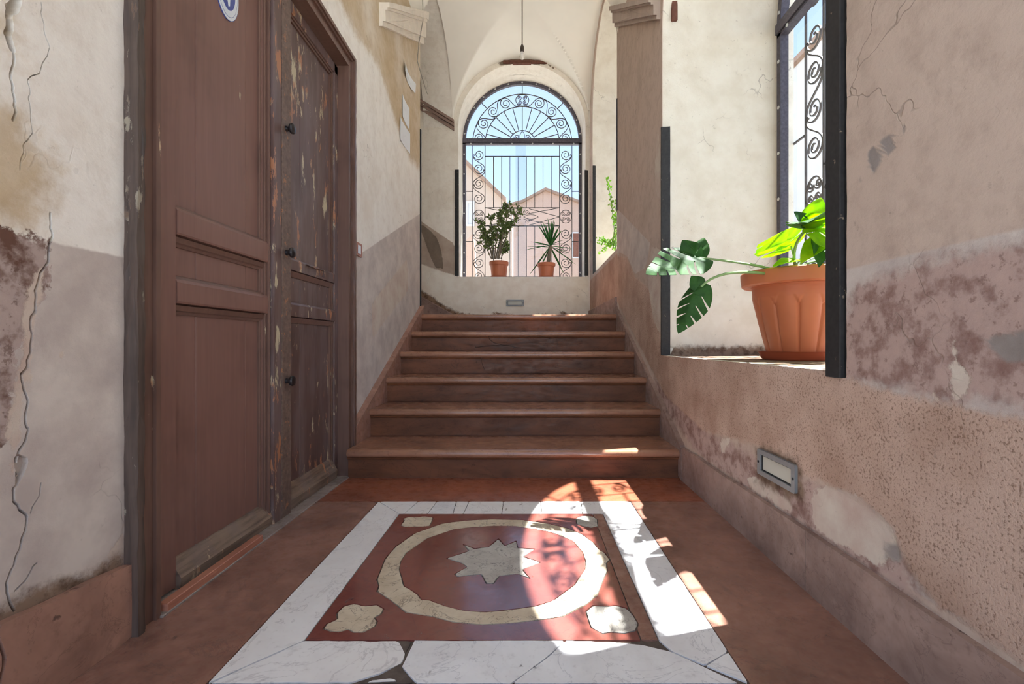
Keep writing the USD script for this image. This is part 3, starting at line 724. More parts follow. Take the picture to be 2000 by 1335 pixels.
def build_window(k, W):
    w, H = W['w'], W['H']
    base, to3 = frame_maps(W)
    t = Thing(f'window_{k}', loc=base, kind='structure')
    q = w - .022
    out = np.vstack([[(q, 0), (q, H * .5)], arc(q, 0, np.pi, H), [(-q, H * .5), (-q, 0)]])
    t.part('arched_frame', fixw(ribbon(out, .044, .05, to3)), LOOK['frame'])
    t.part('transom_bar', fixw(ribbon([(-w, H), (0, H), (w, H)], .062, .07, to3)), LOOK['frame'], smooth=False)
    t.part('transom_lip', fixw(ribbon([(-w, H - .043), (0, H - .043), (w, H - .043)], .018, .05, to3)), LOOK['frame'], smooth=False)
    t.part('bottom_bar', fixw(ribbon([(-w, .015), (0, .015), (w, .015)], .03, .04, to3)), LOOK['frame'], smooth=False)
    half = Polygon([(-w + .02, H + .02)] + [(w - .02, H + .02)] + [((w - .02) * math.cos(a), H + (w - .02) * math.sin(a)) for a in np.linspace(.03, np.pi - .03, 40)])
    t.part('clear_sheet', sheet(half, to3, .027, .003), LOOK['pane'], smooth=False)
    t.part('clear_sheet', sheet(sbox(-w + .02, .01, .055, H - .02), to3, .027, .003), LOOK['pane'], smooth=False)
    t.part('clear_sheet', sheet(sbox(-.10, .01, w - .02, H - .02), to3, .032, .003), LOOK['pane'], smooth=False)
    spots = [(s * q, v) for s in (-1, 1) for v in np.arange(.12, H - .05, .29)] + [(q * math.cos(a), H + q * math.sin(a)) for a in np.linspace(.12, np.pi - .12, 13)] + [(u, H - .043) for u in np.linspace(-w + .12, w - .12, 6)]
    disc = Point(0, 0).buffer(.0105).difference(Point(0, 0).buffer(.004))
    for u, v in spots:
        t.part('washer', sheet(affinity.translate(disc, u, v), to3, -.029, .004), LOOK['washer'], smooth=False)
    return t

def scroll_local(h, r0, tail=True, dv=.19, aw=None, turns=1.8):
    aw = aw or r0
    tt = np.linspace(0, 1, 40)
    th = (0 if h > 0 else np.pi) - h * tt * turns * 2 * np.pi
    r = r0 * (1 - .8 * tt ** .85)
    sp = np.stack([r * np.cos(th), r * np.sin(th)], 1)
    if tail:
        b = bez((-h * aw, dv), (-h * aw, dv * .52), (h * r0, dv * .45), (h * r0, 0), 14)
        hook = [(-h * aw + h * .004, dv + .012), (-h * aw + h * .016, dv + .018), (-h * aw + h * .024, dv + .008), (-h * aw + h * .016, dv + .001)][::-1]
        return np.vstack([hook, b[:-1], sp])
    return sp

def build_grille(W, label, off=.085):
    w, H = W['w'], W['H']
    base, to3_ = frame_maps(W)
    to3 = lambda u, v, d: to3_(u, v, d + off)
    t = Thing('window_grille', label, 'grille', base)
    I = LOOK['grille']
    def bar(name, path, tw=.010, d=.011, smooth=False):
        t.part(name, fixw(ribbon(path, tw, d, to3)), I, smooth=smooth)
    rc, r1, r2 = .74 * w, .634 * w, .845 * w
    for s in (-1, 1):
        bar('upright', [(s * r1, 0), (s * r1, H / 2), (s * r1, H)])
        bar('upright', [(s * r2, 0), (s * r2, H / 2), (s * r2, H)])
        for v in (1.35, .60):
            bar('tie', [(s * r2, v), (s * (r2 + w) / 2, v), (s * (w + .02), v)])
    rails = (1.87, 1.105, .834, .076)
    for v in rails:
        bar('rail', [(-r1, v), (0, v), (r1, v)], .012)
    for k in range(1, 9):
        u = -r1 + 2 * r1 * k / 9
        bar('upright_rod', [(u, rails[1]), (u, 1.5), (u, rails[0])], .009)
        bar('upright_rod', [(u, rails[3]), (u, .5), (u, rails[2])], .009)
    bar('bottom_rail', [(-w, .012), (0, .012), (w, .012)], .012)
    # scroll bands
    hw = (r2 - r1) / 2 - .006
    for s in (-1, 1):
        h = 1
        for v in (1.895, 1.690, 1.465, 1.243):
            p = scroll_local(h, hw, v < 1.8) * np.array([s, 1]) + np.array([s * rc, v])
            bar('scroll', p, .009, .010, 30); h = -h
        for v in (.72, .50, .285, .085):
            p = scroll_local(h, hw * (1 if v > .1 else .9), v < .7, .19) * np.array([s, 1]) + np.array([s * rc, v])
            bar('scroll', p, .009, .010, 30); h = -h
        medallion(bar, lambda p, s=s: np.asarray(p) + np.array([s * rc, .973]), hw)
    # fan
    bar('fan_ring', arc(r1, 0, np.pi, H), .010, .010, 30)
    bar('fan_ring', arc(r2, 0, np.pi, H), .010, .010, 30)
    bar('fan_ring', arc(.225 * w, 0, np.pi, H, 24), .010, .010, 30)
    for k in range(1, 12):
        a_ = np.radians(15 * k)
        rr = np.array([.225 * w, .4 * w, r1])
        bar('spoke', np.stack([rr * math.cos(a_), H + rr * math.sin(a_)], 1), .010)
    for a_ in (45, 90, 135):
        rr = np.array([r2, .92 * w, w + .02]); a_ = np.radians(a_)
        bar('tie', np.stack([rr * math.cos(a_), H + rr * math.sin(a_)], 1), .010)
    def polar(a0, s):
        def f(p):
            p = np.asarray(p)
            th = np.radians(a0) + p[:, 1] / rc
            r = rc + p[:, 0]
            return np.stack([s * r * np.cos(th), H + r * np.sin(th)], 1)
        return f
    for s in (-1, 1):
        h = -1
        for a0 in (7.8, 27.8, 47.8, 67.6):
            bar('scroll', polar(a0, s)(scroll_local(h, hw, True, .17)), .009, .010, 30); h = -h
    medallion(bar, lambda p: polar(90, 1)(p), hw)
    for s in (-1, 1):
        for (cx, cy, r, h) in ((.085, .105, .042, 1), (.135, .04, .034, -1)):
            p = scroll_local(h, r, False, turns=1.5) * np.array([s, 1]) + np.array([s * cx * w / .876, H + cy * w / .876])
            bar('small_scroll', p, .008, .009, 30)
    alm = lambda L, b: np.vstack([bez((0, 0), (b, L * .33), (b, L * .66), (0, L), 12), bez((0, L), (-b, L * .66), (-b, L * .33), (0, 0), 12)[1:]])
    bar('almond', alm(.17, .05) + np.array([0, H + .02]), .008, .009, 30)
    # lattice panel between the middle rails
    vm, dv = (rails[1] + rails[2]) / 2, (rails[1] - rails[2]) / 2
    for s in (-1, 1):
        for (a1, b1, a2, b2) in ((.10, dv * .9, r1, 0), (.02, dv * .25, r1, dv), (.10, -dv * .9, r1, 0), (.02, -dv * .25, r1, -dv)):
            bar('lattice_bar', [(s * a1, vm + b1), (s * (a1 + a2) / 2, vm + (b1 + b2) / 2), (s * a2, vm + b2)], .008)
        for b in (1, -1):
            p = scroll_local(s, .036, False, turns=1.4) * np.array([1, b]) + np.array([s * .075, vm + b * .075])
            bar('small_scroll', p, .008, .009, 30)
        al = alm(.22, .045)[:, ::-1] * np.array([s, 1])
        bar('almond', al + np.array([s * .02, vm]), .008, .009, 30)
    return t

def medallion(bar, mp, hw):
    a_ = np.linspace(0, 2 * np.pi, 36)
    bar('medallion_ring', mp(np.stack([hw * np.cos(a_), hw * 1.12 * np.sin(a_)], 1)), .009, .010, 30)
    for sx in (-1, 1):
        for sy in (-1, 1):
            p = scroll_local(-1, .034, False, turns=1.6) * np.array([sx, sy]) + np.array([sx * .037, sy * .042])
            bar('small_scroll', mp(p), .008, .009, 30)

for k, W in ((1, W1), (2, W2), (3, W3)):
    build_window(k, W)
build_grille(W1, 'wrought iron scroll grille behind the big pot on the right wall')
build_grille(W2, 'wrought iron scroll grille of the upper right window beside the landing, mostly hidden')
build_grille(W3, 'wrought iron grille with fanlight filling the arched end window')

# ------------------------------------------------------------------ corner guards
def guard(label, x0, x1, y0, y1, z0, z1):
    m = bx(x0, x1, y0, y1, z0, z1, .002).refine_to_length(.05)
    v, f = arr(m)
    v = v + (meshkit.fbm(v * 25, 2, 4)[:, None] - .5) * .003
    tp = v[:, 2] > z1 - .02
    v[tp, 2] -= .03 * meshkit.noise(v[tp] * 40, 3)
    solo('corner_guard', trimesh.Trimesh(v, f, process=False), LOOK['black_iron'], label, 'corner guard')
e = .003
wy0, wy1 = W1['c'] - W1['w'], W1['c'] + W1['w']
guard('tall chipped black corner guard on the near edge of the pot window', XR - .008, XR + .02, wy0 - .068, wy0 - .004, .655, 3.0)
guard('black corner guard on the far edge of the pot window, behind the overhanging leaves', XR - .010, XR + .048, wy1 - .014, wy1 - .001, .675, 2.14)
guard('thin black corner guard at the end of the right stair wall', XR - .006, XR + .02, YV - .03, YV - .004, 2.02, 3.10)
guard('black corner guard beside the climbing plant, right side wall of the landing', XR + .002, XR + .042, 6.176, 6.189, 1.64, 3.10)
guard('black corner guard on the right edge of the arched end window', .787, .835, YB - .012, YB - .001, 1.68, 3.147)
guard('black corner guard on the left edge of the arched end window', -.994, -.942, YB - .012, YB - .001, 1.68, 3.147)
guard('thin black corner guard at the end of the left stair wall', XL - .02, XL + .010, YV - .014, YV + .014, 1.05, 2.82)

# ------------------------------------------------------------------ door
d = Thing('door_1', loc=(XL, 1.96, 0), kind='structure')
def ring_(y0, y1, z1, wd):
    return sbox(y0, 0, y1, z1).difference(sbox(y0 + wd, -.1, y1 - wd, z1 - wd))
cas = prism(ring_(1.20, 2.72, 2.395, .085), 'x', XL - .09, XL + .016) + prism(ring_(1.268, 2.652, 2.327, .017), 'x', XL - .02, XL + .026)
d.part('casing', cas, LOOK['paint_case'], smooth=False)
bead = (prism(ring_(1.196, 2.724, 2.399, .034), 'x', XL - .01, XL + .026) + prism(ring_(1.196, 2.724, 2.399, .020), 'x', XL, XL + .036)).refine_to_length(.03)
v, f = arr(bead)
v = v + (meshkit.fbm(v * np.array([60, 60, 14]), 3, 2)[:, None] - .5) * np.array([.006, .008, 0])
near = (v[f][:, :, 1].mean(1) < 1.3)
d.part('casing_bead', trimesh.Trimesh(v, f[near], process=False), LOOK['worn'], smooth=False, label='worn blackened outer bead of the door frame')
d.part('casing_bead', trimesh.Trimesh(v, f[~near], process=False), LOOK['paint_case'], smooth=False)
# leaf with wide panels
l1 = d.part('leaf', cat_(bx(XL - .075, XL - .032, 1.285, 1.418, .012, 2.305, .003), bx(XL - .075, XL - .034, 1.418, 1.925, 2.20, 2.305, .003), bx(XL - .075, XL - .045, 1.897, 1.925, .012, 2.305, .002)), LOOK['paint'], smooth=False)
for y0, y1 in ((1.415, 1.5305), (1.533, 1.803), (1.8055, 1.9)):
    d.part('panel_plank', bx(XL - .075, XL - .055 - (.0015 if y0 > 1.6 else 0), y0, y1, .06, 2.21, .002), LOOK['paint'], smooth=False, under=l1)
for z0, z1 in ((1.074, 1.162), (.866, .945)):
    d.part('rail', prism(Polygon([(XL - .07, z0), (XL - .030, z0 + .006), (XL - .028, z0 + .012), (XL - .028, z1 - .010), (XL - .034, z1), (XL - .07, z1)]), 'y', 1.416, 1.916), LOOK['paint'], smooth=False, under=l1)
    d.part('moulding', prism(Polygon([(XL - .07, z0 - .030), (XL - .050, z0 - .028), (XL - .046, z0 - .02), (XL - .040, z0 - .016), (XL - .036, z0), (XL - .07, z0)]), 'y', 1.416, 1.91), LOOK['paint_case'], smooth=False, under=l1)
    d.part('moulding', prism(Polygon([(XL - .07, z1), (XL - .038, z1), (XL - .044, z1 + .010), (XL - .055, z1 + .014), (XL - .07, z1 + .014)]), 'y', 1.416, 1.91), LOOK['paint_case'], smooth=False, under=l1)
for x, y0, y1 in ((XL - .046, 1.884, 1.897), (XL - .034, 1.900, 1.911), (XL - .024, 1.913, 1.925)):
    d.part('moulding', bx(XL - .075, x, y0, y1, .02, 2.30, .003), LOOK['paint_case'], smooth=False, under=l1)
d.part('weatherboard', prism(Polygon([(XL - .075, .008), (XL - .020, .008), (XL - .016, .04), (XL - .030, .062), (XL - .05, .092), (XL - .075, .096)]), 'y', 1.416, 1.925), LOOK['weather'], smooth=False, under=l1, label='weathered bottom board with bare wood')
# narrow leaf with the meeting stile
l2 = d.part('leaf', cat_(bx(XL - .075, XL - .012, 1.926, 1.985, .004, 2.305, .003), bx(XL - .075, XL - .014, 1.985, 2.064, .004, 2.305, .003), bx(XL - .075, XL - .036, 2.590, 2.634, .012, 2.30, .003), bx(XL - .075, XL - .036, 2.06, 2.634, 2.248, 2.30, .003)), LOOK['peel'], smooth=False)
for y0, y1 in ((2.06, 2.236), (2.2385, 2.418), (2.4205, 2.6)):
    d.part('panel_plank', bx(XL - .075, XL - .056 - (.002 if y0 > 2.4 else 0), y0, y1, .06, 2.26, .002), LOOK['peel'], smooth=False, under=l2)
for x, o in ((XL - .044, 0), (XL - .048, .016)):
    ro = sbox(2.06, .10, 2.590 - o, 2.248 - o).difference(sbox(2.0, 0, 2.578 - o, 2.236 - o))
    d.part('moulding', prism(ro, 'x', XL - .07, x), LOOK['paint_case'], smooth=False, under=l2)
for z0, z1 in ((1.078, 1.137), (.868, .935)):
    p = prism(Polygon([(XL - .07, z0), (XL - .036, z0 + .005), (XL - .034, z1 - .010), (XL - .040, z1), (XL - .07, z1)]), 'y', 2.064, 2.592)
    if z0 > 1:
        p = p - prism(rough(sbox(2.24, z0 + .014, 2.46, z1 - .008), .010, .02, 5), 'x', XL - .048, XL)
    d.part('rail', p, LOOK['peel'], smooth=False, under=l2, label='mid rail with flaking paint')
    d.part('moulding', prism(Polygon([(XL - .07, z0 - .026), (XL - .05, z0 - .024), (XL - .045, z0 - .014), (XL - .038, z0), (XL - .07, z0)]), 'y', 2.064, 2.592), LOOK['paint_case'], smooth=False, under=l2)
d.part('weatherboard', prism(Polygon([(XL - .075, .008), (XL - .024, .008), (XL - .020, .05), (XL - .040, .085), (XL - .05, .115), (XL - .075, .118)]), 'y', 2.064, 2.592), LOOK['weather'], smooth=False, under=l2, label='weathered bottom board with bare wood')
d.part('metal_plate', bx(XL - .015, XL - .010, 1.987, 2.062, .006, 2.30, .001), LOOK['metal_strip'], smooth=False, label='worn iron plate down the meeting stile')
for z in (.06, .22, .40, .78, .95, 1.30, 1.48, 1.85, 2.05, 2.2):
    s = lathe([(0, 0), (.005, 0), (.004, .002), (0, .0025)], (0, 0, 0), 10)
    v, f = arr(s)
    d.part('screw', fixw(trimesh.Trimesh(np.stack([XL - .0105 + v[:, 2], 2.0 + .045 * (int(z * 100) % 2) + v[:, 0], z + v[:, 1]], 1), f, process=False)), LOOK['metal_strip'])
for z in (1.675, 1.141, .588):
    v, f = arr(lathe([(0, 0), (.012, 0), (.010, .010), (.013, .016), (.021, .021), (.0225, .028), (.019, .034), (.008, .037), (0, .0372)], (0, 0, 0), 28))
    d.part('knob', fixw(trimesh.Trimesh(np.stack([XL - .011 + v[:, 2], 2.022 + v[:, 0], z + v[:, 1]], 1), f, process=False)), LOOK['knob'], label='small black knob')
# oval enamel plate
pl = Thing('door_plaque', 'white and blue oval enamel plaque high on the door', 'plaque', (XL - .05, 1.69, 2.02))
E_ = lambda a_, b_: affinity.scale(Point(0, 0).buffer(1, 32), a_, b_)
for nm, a_, b_, x, mt in (('plate', .066, .104, .004, 'enamel_b'), ('border', .064, .102, .0048, 'enamel'), ('line', .056, .092, .0052, 'enamel_b'), ('band', .0545, .0905, .0056, 'enamel'), ('centre', .042, .068, .0062, 'enamel_b')):
    pl.part(nm, prism(affinity.translate(E_(a_, b_), 1.69, 2.022), 'x', XL - .0565, XL - .056 + x), LOOK[mt], smooth=False)
pl.part('white_stroke', prism(Polygon([(1.672, 2.05), (1.704, 2.05), (1.700, 1.972), (1.692, 1.966)]), 'x', XL - .052, XL - .049), LOOK['enamel'], smooth=False)
solo('wood_strip', bx(XL + .004, XL + .032, 1.30, 1.77, .0, .028, .002), LOOK['plank'], 'thin new pinkish wooden strip lying on the floor against the door', 'wood strip', smooth=False)

# ------------------------------------------------------------------ fittings on the walls
def bulkhead(to3, loc, label):
    t = Thing('wall_light', label, 'light', loc)
    W_, H_ = .122, .046
    def pr(p, a, b):
        v, f = arr(prism(p, 'z', a, b))
        return fixw(trimesh.Trimesh(to3(v[:, 0], v[:, 1], v[:, 2]), f, process=False))
    o = sbox(-W_, -H_, W_, H_).buffer(-.008).buffer(.008)
    inn = sbox(-W_ + .022, -H_ + .017, W_ - .022, H_ - .017)
    t.part('bezel', pr(o.difference(inn), -.01, .010), LOOK['aluminium'], smooth=False)
    t.part('inner_frame', pr(inn.difference(inn.buffer(-.004)), -.008, .004), LOOK['black_iron'], smooth=False)
    t.part('frosted_cover', pr(inn.buffer(-.004), -.008, .0015), LOOK['lampglass'], smooth=False)
    for s in (-1, 1):
        t.part('screw', pr(Point(s * (W_ - .010), 0).buffer(.0045), .009, .012), LOOK['black_iron'], smooth=False)
bulkhead(lambda u, v, dd: np.stack([XR - dd, 1.612 + u, .316 + v], 1), (XR, 1.612, .316), 'rectangular grey wall light set low in the right wall near the floor')
bulkhead(lambda u, v, dd: np.stack([-.17 + u, YB - dd, 1.303 + v], 1), (-.17, YB, 1.303), 'rectangular grey wall light under the arched end window')
sw = Thing('light_switch', 'small brown framed light switch right of the door', 'switch', (XL, 2.84, 1.32))
sw.part('plate', prism(sbox(2.79, 1.278, 2.892, 1.358).buffer(-.004).buffer(.004), 'x', XL - .002, XL + .010), LOOK['plastic_red'], smooth=False)
sw.part('rocker', bx(XL, XL + .014, 2.822, 2.862, 1.292, 1.344, .002), LOOK['enamel'], smooth=False)
def paper(label, pts, curl, z):
    p = prism(Polygon(pts), 'x', 0, .0012).refine_to_length(.02)
    v, f = arr(p)
    c_ = v[:, 1:].mean(0)
    v[:, 0] += XL + .0015 + curl * np.clip((v[:, 1] - c_[0]) / .15, -1, 1.4) ** 2 * .01
    solo('paper_notice', trimesh.Trimesh(v, f, process=False), LOOK['paper'], label, 'paper', smooth=40)
paper('lowest white paper notice on the left stair wall', [(3.77, 2.39), (4.08, 2.40), (4.08, 2.575), (3.775, 2.572)], .6, 0)
paper('white paper notice on the left stair wall, directly above the lowest sheet', [(3.845, 2.612), (4.06, 2.60), (4.06, 2.785), (3.84, 2.79)], 1.0, 0)
paper('narrow torn white paper strip highest on the left stair wall', [(3.86, 2.99), (4.19, 2.985), (4.20, 3.075), (3.88, 3.09)], 2.2, 0)
solo('hanging_cable', tube([(XL + .068, 4.30, 3.90), (XL + .070, 4.31, 3.72), (XL + .03, 4.32, 3.52), (XL + .012, 4.33, 3.36), (XL + .04, 4.38, 3.25), (XL + .075, 4.48, 3.13)], .0045, 6), LOOK['cable'], 'thin loose cable hanging from the left impost', 'cable')
solo('wooden_lintel', cat_(bx(-.335, .27, YB - .016, YB + .03, 4.592, 4.640, .006)), LOOK['rust'], 'short rusty brown bar embedded above the arched end window', 'bar', smooth=False)
m = bx(.915, .954, wy1 - .02, wy1 + .02, 2.80, 3.02, .004)
solo('rusty_bracket', m, LOOK['rust'], 'rusty brown iron bracket at the upper corner of the pot window', 'bracket', smooth=False)
pb = Thing('pendant_bulb', 'bare bulb hanging on a long cord from the vault', 'lamp', (-.06, 5.4, 4.78))
pb.part('cord', tube([(-.06, 5.4, 4.80), (-.06, 5.4, 4.5), (-.06, 5.4, 4.18)], .006, 8), LOOK['socket'])
pb.part('socket', lathe([(0, 0), (.020, 0), (.023, .02), (.023, .05), (.015, .075), (.008, .09), (0, .09)], (-.06, 5.4, 4.105), 20), LOOK['socket'])
pb.part('bulb', lathe([(0, 0), (.012, .002), (.026, .014), (.032, .032), (.029, .052), (.018, .076), (.015, .095), (0, .095)], (-.06, 5.4, 4.018), 24), LOOK['bulb'])

# ------------------------------------------------------------------ plants
def leaf_mesh(base, tip, normal, width, slits=0, kind='heart', droop=.15, fold=.12, seed=0):
    base, tip, normal = map(lambda a_: np.array(a_, float), (base, tip, normal))
    ax = tip - base; L = np.linalg.norm(ax); ax /= L
    side = np.cross(normal, ax); side /= np.linalg.norm(side)
    nr = np.cross(ax, side)
    s = np.linspace(0, 1, 26)
    if kind == 'heart':
        hw = width / 2 * np.clip(np.sin(np.pi * np.clip(s * .96 + .04, 0, 1) ** .62), 0, 1) ** .8
        pts = [(L * t - (.10 * L if h_ > .4 * width / 2 and t < .2 else 0) * (1 - t / .2 if t < .2 else 0), h_) for t, h_ in zip(s, hw)]
        poly = Polygon(pts + [(x, -y) for x, y in pts[::-1]]).buffer(0)
    else:
        hw = width / 2 * np.sin(np.pi * np.clip(s, .02, 1) ** .8) ** .6
        pts = list(zip(L * s, hw))
        poly = Polygon(pts + [(x, -y) for x, y in pts[::-1]]).buffer(0)
    r = np.random.default_rng(seed)
    for k in range(slits):
        t = .16 + .66 * k / max(1, slits - 1)
        for sg in (-1, 1):
            tj = t + r.uniform(-.03, .03)
            x0 = L * tj; inn = width * .5 * r.uniform(.18, .34)
            x1 = x0 + L * .20
            wd = L * r.uniform(.016, .032)
            cut = Polygon([(x0, sg * inn), (x1 - wd, sg * width * .6), (x1 + wd * 1.6, sg * width * .6), (x0 + wd * .8, sg * (inn + wd))]).buffer(wd * .35)
            poly = poly.difference(cut)
    poly = max(geoms(poly), key=lambda q_: q_.area)
    v, f = arr(prism(poly, 'z', -.0006, .0006).refine_to_length(max(.012, L / 16)))
    u_, w_ = v[:, 0] / L, v[:, 1] / (width / 2)
    z = v[:, 2] + fold * width * np.abs(w_) ** 1.3 - droop * L * u_ ** 2 + .03 * width * np.sin(u_ * 9 + w_ * 3)
    P_ = base + v[:, :1] * ax + v[:, 1:2] * side + z[:, None] * nr
    return fixw(trimesh.Trimesh(P_, f, process=False))

def Pp(px, py, Y):
    return np.array([(px - 1030) * Y / 915, Y, .75 + (670 - py) * Y / 915])

# monstera in a fluted pot on the near sill
PC = (1.275, 2.20, W1['sill'])
mo = Thing('potted_monstera', 'monstera with split leaves in a big fluted terracotta pot on the window sill', 'potted plant', PC)
def flute(A, Z):
    a_ = ((A * 12 / (2 * np.pi)) % 1 - .5) * 2
    ins = np.clip((.318 - .058 * np.abs(a_) ** 2.2 - Z) / .010, 0, 1) * np.clip((Z - .012) / .02, 0, 1)
    return 1 - ins * (.030 - .034 * (1 - a_ ** 2) + .035 * np.clip((np.abs(a_) - .86) / .14, 0, 1))
_pz = np.concatenate([np.linspace(.02, .23, 16), np.linspace(.236, .335, 40)])
_pr = np.interp(_pz, [.02, .09, .17, .25, .29, .335], [.134, .152, .172, .190, .198, .200])
body = lathe([(0, .012), (.128, .012)] + list(zip(_pr, _pz)) + [(.204, .345), (.204, .36), (.185, .36), (.185, .32), (0, .31)], PC, 240, flute)
mo.part('pot', body, LOOK['terracotta'], smooth=50)
mo.part('rim', lathe([(.196, .345), (.238, .343), (.246, .350), (.250, .385), (.251, .405), (.246, .411), (.215, .411), (.21, .36), (.196, .345)], PC, 96), LOOK['terracotta'], smooth=40)
mo.part('saucer', lathe([(0, .001), (.150, .001), (.158, .008), (.172, .034), (.178, .040), (.170, .040), (.155, .014), (0, .014)], PC, 64), LOOK['terracotta_d'], smooth=40)
mo.part('soil', lathe([(0, .30), (.19, .30), (.19, .365), (.1, .38), (0, .385)], PC, 40), LOOK['soil'])
def petiole(p, r=.007):
    mo.part('petiole', tube(bez(*p, n=14), np.linspace(r, r * .7, 14), 8), LOOK['stem_g'])
def mleaf(a_, b_, nrm, w, sl, mat, **k):
    mo.part('leaf', leaf_mesh(a_, b_, nrm, w, sl, **k), LOOK[mat], smooth=50)
c0 = np.array([1.25, 2.18, 1.05])
a1 = Pp(1366, 503, 2.12)
petiole((c0, Pp(1500, 516, 2.05), Pp(1440, 512, 2.1), a1))
mleaf(a1, Pp(1262, 530, 2.05), (-.25, -.80, .75), .235, 5, 'leaf', droop=.06, fold=.05, seed=3)
mleaf(a1 + [.0, .02, .0], Pp(1374, 462, 2.16), (-.5, -.8, .1), .09, 0, 'leaf', droop=.1, fold=.1, seed=4)
mleaf(a1 + [-.01, .02, .0], Pp(1332, 468, 2.16), (-.5, -.8, .2), .10, 1, 'leaf', droop=.1, fold=.1, seed=5)
a2 = Pp(1369, 560, 2.02)
petiole((c0, Pp(1450, 522, 2.0), Pp(1400, 528, 2.02), a2))
mleaf(a2, Pp(1324, 650, 1.98), (-.55, -.80, .0), .13, 4, 'leaf', droop=.03, fold=-.22, seed=8)
mleaf(a2 + [0, .01, 0], Pp(1350, 538, 2.04), (-.4, -.8, .2), .07, 0, 'leaf', droop=.1, fold=.1, seed=9)
def small(base, tip, nrm, w, mat, sl=0, seed=0, stemfrom=None, **k):
    if stemfrom is not None:
        petiole((c0, c0 + [0, 0, .1], (np.array(stemfrom) + base) / 2 + [0, 0, .02], base), .005)
    mleaf(base, tip, nrm, w, sl, mat, seed=seed, **k)
small(Pp(1545, 480, 2.18), Pp(1482, 468, 1.92), (-.35, .35, .9), .22, 'leaf_y', 2, 11, c0, fold=.06, droop=.05)
small(Pp(1524, 488, 2.16), Pp(1545, 474, 2.10), (.1, -.7, .6), .06, 'leaf_y', 0, 12)
small(Pp(1562, 508, 2.05), Pp(1511, 510, 1.98), (-.1, -.35, .95), .08, 'leaf_y', 0, 13, c0)
cl = Pp(1584, 440, 1.86)
petiole((c0 + [.02, .0, 0], Pp(1535, 490, 2.0), Pp(1560, 460, 1.9), cl), .007)
small(cl, Pp(1606, 384, 1.84), (-.1, -.9, .4), .10, 'leaf_y', 0, 14, fold=.05)
small(cl + [-.005, 0, .0], Pp(1572, 410, 1.60), (-.1, .15, 1), .15, 'leaf', 2, 15)
small(cl + [-.01, .01, .0], Pp(1556, 412, 1.84), (-.3, -.8, .4), .06, 'leaf', 0, 25)
small(cl + [.0, -.01, -.01], Pp(1640, 404, 1.70), (.1, -.6, .7), .13, 'leaf_y', 2, 16)
small(cl + [.01, -.01, -.02], Pp(1630, 480, 1.72), (.0, -.8, .5), .13, 'leaf_y', 1, 17, fold=.04)
small(Pp(1600, 470, 1.84), Pp(1567, 505, 1.78), (-.2, -.8, .5), .075, 'leaf_y', 0, 18)
small(Pp(1597, 468, 1.84), Pp(1606, 515, 1.76), (.1, -.85, .4), .07, 'leaf', 0, 19)
small(Pp(1640, 470, 2.0), Pp(1700, 420, 1.75), (.0, -.3, .9), .20, 'leaf_y', 3, 20, c0)
small(Pp(1660, 500, 2.1), Pp(1720, 480, 1.95), (.3, -.4, .8), .16, 'leaf', 2, 21, c0)
small(Pp(1600, 500, 2.45), Pp(1660, 470, 2.5), (.2, -.4, .8), .12, 'leaf', 1, 22, c0)

def pot(t, c, r0, r1, h):
    t.part('pot', lathe([(0, .012), (r0, .012), (r0 + (r1 - r0) * .72, h * .76), (r1 + .002, h * .77), (r1 + .008, h * .82), (r1 + .010, h * .97), (r1 + .004, h), (r1 - .012, h), (r1 - .016, h * .85), (0, h * .84)], c, 44), LOOK['terracotta'], smooth=40)
    t.part('saucer', lathe([(0, 0), (r0 + .02, 0), (r0 + .036, .018), (r0 + .03, .022), (r0 + .012, .010), (0, .010)], c, 40), LOOK['terracotta_d'], smooth=40)
    t.part('soil', lathe([(0, h * .8), (r1 - .017, h * .8), (r1 - .017, h * .88), (0, h * .93)], c, 24), LOOK['soil'])
CJ = (-.402, 6.63, W3['sill'])
jade = Thing('potted_shrub', 'bushy small-leaved jade shrub in a terracotta pot, left on the end window sill', 'potted plant', CJ)
pot(jade, CJ, .105, .128, .235)
r = np.random.default_rng(5)
tips = []
S = lambda px, py, dy=0: Pp(px, py, 6.63) + [0, dy, 0]
stems = [((962, 505), (957, 480), (950, 455), (937, 432), .016), ((963, 505), (960, 478), (961, 452), (958, 428), .014), ((966, 505), (968, 470), (975, 440), (978, 420), .012), ((972, 505), (980, 470), (986, 445), (996, 408), .02),
         ((974, 505), (985, 465), (998, 445), (1014, 414), .014), ((968, 505), (976, 470), (984, 430), (988, 404), .014), ((960, 505), (952, 490), (945, 468), (946, 452), .010), ((978, 505), (984, 492), (988, 484), (990, 478), .008)]
lv = []
def small_leaf(p, dr, L, w):
    dr = dr / np.linalg.norm(dr)
    s_ = np.cross(dr, [.2, .9, .3]); s_ /= np.linalg.norm(s_)
    n_ = np.cross(s_, dr)
    pts = np.array([p, p + dr * L * .5 + s_ * w / 2 + n_ * .002, p + dr * L, p + dr * L * .5 - s_ * w / 2 + n_ * .002, p + dr * L * .5 - n_ * .003])
    return pts, np.array([[0, 1, 3], [1, 2, 3], [0, 4, 1], [1, 4, 2], [2, 4, 3], [3, 4, 0]])
